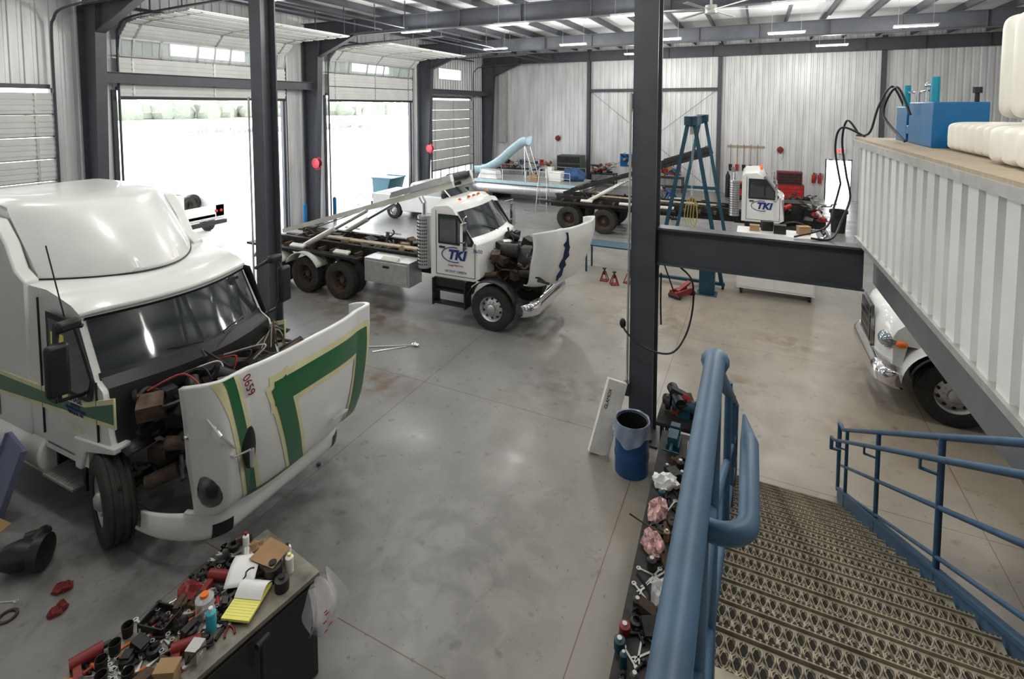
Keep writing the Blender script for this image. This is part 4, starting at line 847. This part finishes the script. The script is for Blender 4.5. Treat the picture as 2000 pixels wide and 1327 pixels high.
def canm(b,c,c2,h=.18,r=.033): b.set(c).lathe([(0,0),(r,0),(r,h*.8),(r*.5,h*.87),(0,h*.87)],(0,0,0),(0,0,1),16).set(c2).cyl((0,0,h*.84),(0,0,h),r*.45)
def rag(b,c,seed,s=.12):
    b.set(c).sph((0,0,.03),(s,s*.7,.045),16,.0)
    b.v=[(p[0]*(1+.5*noise.noise(V(p)*22+V((seed,0,0)))),p[1]*(1+.5*noise.noise(V(p)*25+V((0,seed,0)))),max(.001,p[2]*(1+.8*noise.noise(V(p)*28)))) for p in b.v]
def sock(b): b.set(CHROME).lathe([(.01,0),(.018,0),(.018,.045),(.01,.045),(.01,0)],(0,0,0),(0,0,1),12)
def bolt(b): b.set(DARK).cyl((-.05,0,.012),(.05,0,.012),.012).cyl((.05,0,.014),(.075,0,.014),.022,n=6)
def impact(b): b.set(DRED).cyl((-.1,0,.05),(.1,0,.05),.042).bx((-.06,-.1,.03),(.05,.17,.045)).set(BLACK).cyl((.1,0,.05),(.15,0,.05),.02).bx((-.06,-.18,.03),(.06,.05,.05))
def cup(b): b.set(DARK).lathe([(0,.0),(.035,0),(.042,.09),(.038,.09),(.032,.01),(0,.01)],(0,0,0),(0,0,1),16)
def lump(b,c,seed): clutter(b,-.04,-.04,.04,.04,.04,.06,1,seed,[c]);b.v=[(p[0]*.5,p[1]*.5,max(0,p[2]*.6)) for p in b.v];b.lathe([(0,0),(.05,0),(.05,.05),(.03,.06),(.03,.02),(0,.02)],(0,0,0),(0,0,1),14)
PLACED=[]
def thing(kind,x,y,z,rz,lab,*a,grp=None):
    b=B(GALV);fnm={'wrench':wrench,'pliers':pliers,'screwdriver':screwd,'spray_can':canm,'bottle':canm,'rag':rag,'socket':sock,'bolt':bolt,'impact_wrench':impact,'cup':cup,'bearing':lump}[kind];fnm(b,*a)
    o=b.obj(kind,loc=(x,y,z),rot=(0,0,rz));return tag(o,lab,kind.replace('_',' '),grp)
# ---------------------------------------------------------------- foreground tool chest
OX,OY=.1,-.24
tb=top('workbench_cabinet','dark steel cabinet bench covered with hand tools','workbench',(-4.16+OX,2.3+OY,0),-8)
B(DGREEN).box(-.4,-1.2,.0,.4,1.2,.94).obj('cabinet_body',tb,bev=.012);B(mat('greasy_steel_top',(.23,.215,.18),.5,.3,.35,7,dirt=.6)).box(-.42,-1.22,.94,.42,1.22,.985).obj('bench_top',tb,bev=.006)
for k in range(2): B(DGREEN).box(.4,-1.15+k*1.2,.12,.412,-.05+k*1.2,.9).obj('door',tb,bev=.004)
ZB=.985
def on(kind,X_,Y_,rz,lab,*a): PLACED.append((X_,Y_,.06));return thing(kind,X_+OX,Y_+OY,ZB,rz,lab,*a)
def spot_(x0,x1,y0,y1,rad):
    # random free position on the bench
    for _ in range(90):
        x,y=rr.uniform(x0,x1),rr.uniform(y0,y1)
        if all((x-a)**2+(y-c)**2>(rad+d)**2 for a,c,d in PLACED): break
    PLACED.append((x,y,rad));return x,y
np=top('notepad','yellow legal notepad with curled white page','notepad',(-3.88+OX,2.95+OY,ZB+.03),20);B(YELLOW).box(-.12,-.17,0,.12,.17,.02).obj('pad',np)
b=B(NAVY)
for k in range(12): b.box(-.11,-.14+k*.024,.02,.11,-.139+k*.024,.0204)
b.obj('ruled_line',np);B(PAPER).grid(lambda u,v:(-.12+.24*u,.0+.18*v,.025+.05*sin(pi*v)),6,8).obj('page',np)
tag(B(PAPER).grid(lambda u,v:(-.12+.24*u,-.15+.3*v,.06+.05*sin(pi*v*.8)),6,8).obj('paper_sheet',loc=(-4.12+OX,3.1+OY,ZB+.01),rot=(0,0,35),solid=.002),'curled white paper sheet on a bench','paper')
PLACED+=[(-3.88,2.95,.12),(-4.12,3.1,.11),(-4.38,2.54,.1),(-3.88,2.3,.07)]
cyan=mat('cyan_label',(.05,.4,.5),.4)
on('spray_can',-3.95,2.68,0,'blue and white spray can on the bench',cyan,WHITE,.2,.038);on('bottle',-3.93,3.4,0,'white plastic bottle on the bench',PAPER,DARK,.16,.035)
on('bottle',-3.82,3.33,0,'pale bottle with yellowed label',POLY,YELLOW,.17,.035);on('bottle',-4.36,3.3,0,'white glue bottle with red tip',PAPER,RED,.19,.028);on('bottle',-4.04,3.36,0,'black plastic bottle on the bench',BLACK,DARK,.14,.055);on('bottle',-3.9,3.22,0,'dark round oil bottle on bench',DARK,BLACK,.15,.075)
on('bottle',-4.12,2.74,0,'clear plastic jug wrapped in film',BAG,ORANGE,.19,.07);on('bottle',-3.74,3.18,0,'round black filter can on bench',BLACK,DARK,.12,.06)
on('rag',-4.42,2.8,10,'dark red shop rag crumpled on bench',DRED,3,.11);on('rag',-4.5,1.85,40,'small brown rag on the bench',RUST,8,.07);on('rag',-4.27,3.35,40,'brown leather glove on the bench',CARD,5,.09);on('rag',-3.98,2.1,0,'dark greasy rag on the bench',DARK,9,.1);on('rag',-4.2,2.58,20,'dark greasy rag on the bench',DARK,12,.08)
on('impact_wrench',-4.58,2.12,70,'dark red air impact wrench');on('impact_wrench',-4.3,3.0,20,'red and black air ratchet tool');on('impact_wrench',-3.98,2.5,50,'red air tool with black grip');on('cup',-4.3,2.08,0,'dark metal cup on the bench')
for k,(x,y) in enumerate(((-4.46,2.25),(-4.52,2.37),(-4.42,2.14),(-4.15,2.18),(-4.13,2.0))): on('cup',x,y,0,'steel pipe fitting standing on bench')
PC=[ORANGE,RED,BLACK,ORANGE,DRED,BLACK]
rr=random.Random(11)
for k in range(22): x,y=spot_(-4.5,-3.85,1.9,3.4,.045);on('bearing',x,y,rr.uniform(0,180),'greasy steel bearing and part on the bench',[DARK,RUST,GALV,BLACK][k%4],40+k);PLACED.pop()
for k in range(22):
    c_=PC[k%6];x,y=spot_(-4.45,-3.85,2.0,3.2,.05);on('pliers',x,y,rr.uniform(0,180),{id(ORANGE):'orange handled pliers lying on bench',id(RED):'red handled pliers lying on bench',id(BLACK):'black handled pliers lying on bench',id(DRED):'dark red handled pliers on bench'}[id(c_)],c_,rr.uniform(.18,.27));PLACED.pop()
for k in range(14):
    c_=PC[k%3];x,y=spot_(-4.5,-3.9,1.9,3.3,.04);on('screwdriver',x,y,rr.uniform(0,180),{id(ORANGE):'orange handled screwdriver on the bench',id(RED):'red handled screwdriver on the bench',id(BLACK):'black handled screwdriver on the bench'}[id(c_)],c_);PLACED.pop()
for k in range(30): x,y=spot_(-4.5,-3.95,1.8,3.3,.03);on('wrench',x,y,rr.uniform(0,180),'steel combination wrench on the bench',rr.uniform(.14,.24));PLACED.pop()
for k in range(80): x,y=spot_(-4.5,-3.85,1.8,3.2,.02);on('socket' if k%2 else 'bolt',x,y,rr.uniform(0,180),'small chrome socket on the bench' if k%2 else 'greasy steel bolt on the bench');PLACED.pop()
mb=top('mesh_basket','black basket filled with small steel parts','basket',(-4.38+OX,2.54+OY,ZB),15);B(BLACK).box(-.12,-.1,0,.12,.1,.01).box(-.12,-.1,0,-.11,.1,.07).box(.11,-.1,0,.12,.1,.07).box(-.12,-.1,0,.12,-.09,.07).box(-.12,.09,0,.12,.1,.07).obj('tray',mb)
for k in range(14): B(DARK).sph((rr.uniform(-.09,.09),rr.uniform(-.07,.07),.03),.022,8).obj('steel_part',mb)
simplebox('carton','small brown parts carton on the bench','box',CARD,-3.88+OX,2.3+OY,ZB,.14,.1,.12,30);tag(B(CARD).prism([(-.15,-.1),(.12,-.12),(.15,.08),(-.1,.12)],'z',0,.005).obj('cardboard_scrap',loc=(-4.0+OX,3.28+OY,ZB+.15),rot=(10,0,10)),'piece of brown cardboard on the bench','cardboard')
bgm=mat('printed_clear_bag',(.85,.83,.84),.2,0,.1,9,alpha=.4)
b=B(bgm).grid(lambda u,v:(.05+.05*sin(11*u+5*v)*(1-.5*v)+.14*sin(pi*v),(u-.5)*(.22+.16*sin(pi*v)),-.46*v+.03*sin(14*u)),26,22)
b.grid(lambda u,v:(.04+.03*sin(8*u+9*v)*v,(u-.5)*(.2+.13*sin(pi*v)),-.42*v+.02*sin(11*u)),20,18)
b.set(RED)
for k in range(7): b.bx((.2,-.05+.02*(k%3),-.16-k*.03),(.004,.03+.02*(k%2),.012),(0,12,0))
tag(b.obj('plastic_bag',loc=(-3.55+OX,3.38+OY,.99),rot=(0,0,-8)),'clear plastic bag with red print hanging off cabinet','plastic bag')
tag(B(DARK).cyl((0,0,0),(0,0,.28),.018).cyl((0,-.05,.3),(0,.06,.3),.028).obj('hammer',loc=(-3.58+OX,2.85+OY,.6)),'dark hammer hanging on the cabinet side','hammer')
ZC=.9
def rbag(x,y,lab,s,c):
    b=B(c);rag(b,c,s,.15);b.set(RED);b.v=[(p[0],p[1],p[2]*1.6) for p in b.v];tag(b.obj('parts_bag',loc=(x,y,ZC),rot=(0,0,s*40)),lab,'bag')
PK=mat('pink_printed_film',(.55,.33,.32),.3,0,.8,25)
rbag(-.84,5.3,'clear bag with red printing full of parts',2,PK);rbag(-.8,4.85,'red printed plastic bag of shop rags',3,PK);rbag(-.84,5.75,'white plastic bag on the workbench',5,PAPER);rbag(-.62,4.4,'crumpled clear film on the workbench',6,BAG);rbag(-.75,3.4,'crumpled clear film on the workbench',7,BAG)
PLACED=[(-.84,5.3,.13),(-.8,4.85,.13),(-.84,5.75,.13),(-.62,4.4,.12),(-.75,3.4,.12),(-.55,6.2,.16),(-.55,5.7,.13),(-.85,6.5,.18)]
for k in range(13): x,y=spot_(-.88,-.52,3.1,6.4,.04);thing('bottle',x,y,ZC,0,'small container on the long workbench',rr.choice([DRED,BLACK,CARD,TEAL,DARK,DARK]),GALV,rr.uniform(.08,.15),rr.uniform(.025,.045))
for k in range(18): x,y=spot_(-.86,-.54,3.0,6.6,.045);thing('bearing',x,y,ZC,0,'greasy steel part on the long workbench',[DARK,RUST,BLACK][k%3],90+k)
for k in range(22): x,y=spot_(-.82,-.58,2.9,6.2,.03);thing('wrench',x,y,ZC,rr.uniform(0,180),'steel wrench on the long workbench',rr.uniform(.15,.26))
for k in range(30): x,y=spot_(-.86,-.5,3.0,6.4,.02);thing('bolt',x,y,ZC,rr.uniform(0,180),'steel bolt on the long workbench')
simplebox('carton','open brown cardboard box on the workbench','box',CARD,-.55,6.2,ZC,.2,.3,.2,5);simplebox('carton','brown cardboard box on the workbench','box',CARD,-.55,5.7,ZC,.2,.25,.15,0)
mc=top('grinder_stand','dark bench with grinder and red parts by the column','bench grinder',(-.86,7.3,0),0)
B(DARK).box(-.3,-.3,.8,.3,.3,.85).box(-.25,-.25,0,-.2,-.2,.8).box(.25,-.25,0,.3,-.2,.8).box(-.25,.2,0,-.2,.25,.8).box(.25,.2,0,.3,.25,.8).obj('stand',mc)
B(TEAL).cyl((-.12,0,1.0),(.18,0,1.0),.09).box(-.05,-.08,.85,.12,.08,.95).obj('motor',mc)
for x in(-.2,.2): B(BLACK).cyl((x-.01,0,1.0),(x+.05,0,1.0),.1,n=20).obj('grinding_wheel',mc)
b=B(RED);clutter(b,-.1,.05,.95,.1,.1,1.1,10,31,[RED,DARK,BLACK,RUST]);b.v=[(max(-.3,min(.3,p[0])),p[1],p[2]) for p in b.v];b.obj('assorted_parts',mc)
# ---------------------------------------------------------------- floor clutter
cbx=top('open_carton','open brown cardboard box on the concrete floor','box',(-8.15,2.3,0),25)
B(CARD).box(-.25,-.18,0,.25,.18,.01).box(-.25,-.18,0,-.24,.18,.28).box(.24,-.18,0,.25,.18,.28).box(-.25,-.18,0,.25,-.17,.28).box(-.25,.17,0,.25,.18,.28).obj('carton_body',cbx);B(CARD).bx((.33,0,.3),(.2,.36,.008),(0,25,0)).obj('flap',cbx);B(CARD).bx((0,-.26,.3),(.5,.18,.008),(-30,0,0)).obj('flap',cbx)
ap=B(BLACK).lathe([(.07,0),(.12,.02),(.16,.15),(.13,.3),(.18,.32),(.18,.42),(.1,.44),(0,.44)],(-.2,0,.19),(1,.15,0),22).tube(crv([(.0,.1,.2),(.0,.3,.22),(-.1,.4,.12),(-.25,.36,.1)],5),.07,10);tag(ap.obj('intake_housing',loc=(-7.25,2.5,.0),rot=(0,0,30)),'black plastic engine intake housing on the floor','engine part')
for x,y,lab,c,s in((-6.6,2.6,'dark red rag lying on concrete',DRED,1),(-6.35,2.45,'dark red rag lying on concrete',DRED,2),(-6.9,2.0,'small dark greasy rag on the floor',DARK,4)): thing('rag',x,y,0,s*50,lab,c,s,.09)
for k,(x,y) in enumerate(((-7.2,2.05),(-7.05,1.9),(-6.75,2.2),(-7.15,1.7),(-6.8,1.75),(-7.4,1.9))): tag(B(RUST).lathe([(.06,0),(.085,0),(.085,.02),(.06,.02),(.06,0)],(0,0,0),(0,0,1),18).obj('gasket_ring',loc=(x,y,0)),'rusty metal ring lying on the floor','ring','rings on the floor')
thing('wrench',-7.0,2.25,0,30,'steel wrench lying on the floor',.26)
bgx=B(BAG);rag(bgx,BAG,4,.2);tag(bgx.obj('plastic_film',loc=(-7.7,1.8,0)),'crumpled clear plastic film on the floor','plastic film')
pan=B(mat('lavender_grey_plastic',(.16,.18,.28),.4)).box(-.25,-.02,0,.25,.02,.95).box(-.27,-.05,0,-.25,.02,.95).box(.25,-.05,0,.27,.02,.95).obj('fender_liner',loc=(-8.6,2.7,.0),rot=(-16,8,-5));tag(pan,'grey-blue plastic panel leaning against truck steps','panel')
tag(B(CHROME).tube([(0,0,.02),(.9,.5,.03)],.015,6).tube([(.3,-.1,.02),(.8,.4,.02)],.01,6).sph((.95,.52,.05),(.1,.06,.04),10).sph((0,0,.03),.04).obj('mirror_bracket',loc=(-7.5,8.3,0)),'chrome mirror bracket lying on the floor','mirror bracket')
tag(B(BLUE).lathe([(0,0),(.03,0),(.03,.035),(.026,.04),(0,.04)],(0,0,0),(0,0,1),14).obj('plastic_plug',loc=(-5.6,5.2,0)),'small blue cap on the concrete floor','plug')
for y in(15.6,17.3): tag(B(TANKB).cyl((0,0,0),(0,0,1.0),.08,n=16).sph((0,0,1.0),.08,10).obj('bollard',loc=(-17.25,y,0)),'blue painted bollard beside doorway','bollard','door bollards')
wb=top('hose_coil','coil of pale hose on the yard by the doorway','hose',(-18.9,20.6,-.02))
B(PAPER).lathe([(.18,-.12),(.3,-.12),(.34,0),(.3,.12),(.18,.12),(.18,-.12)],(0,0,.34),(1,0,0),22).obj('coil',wb)
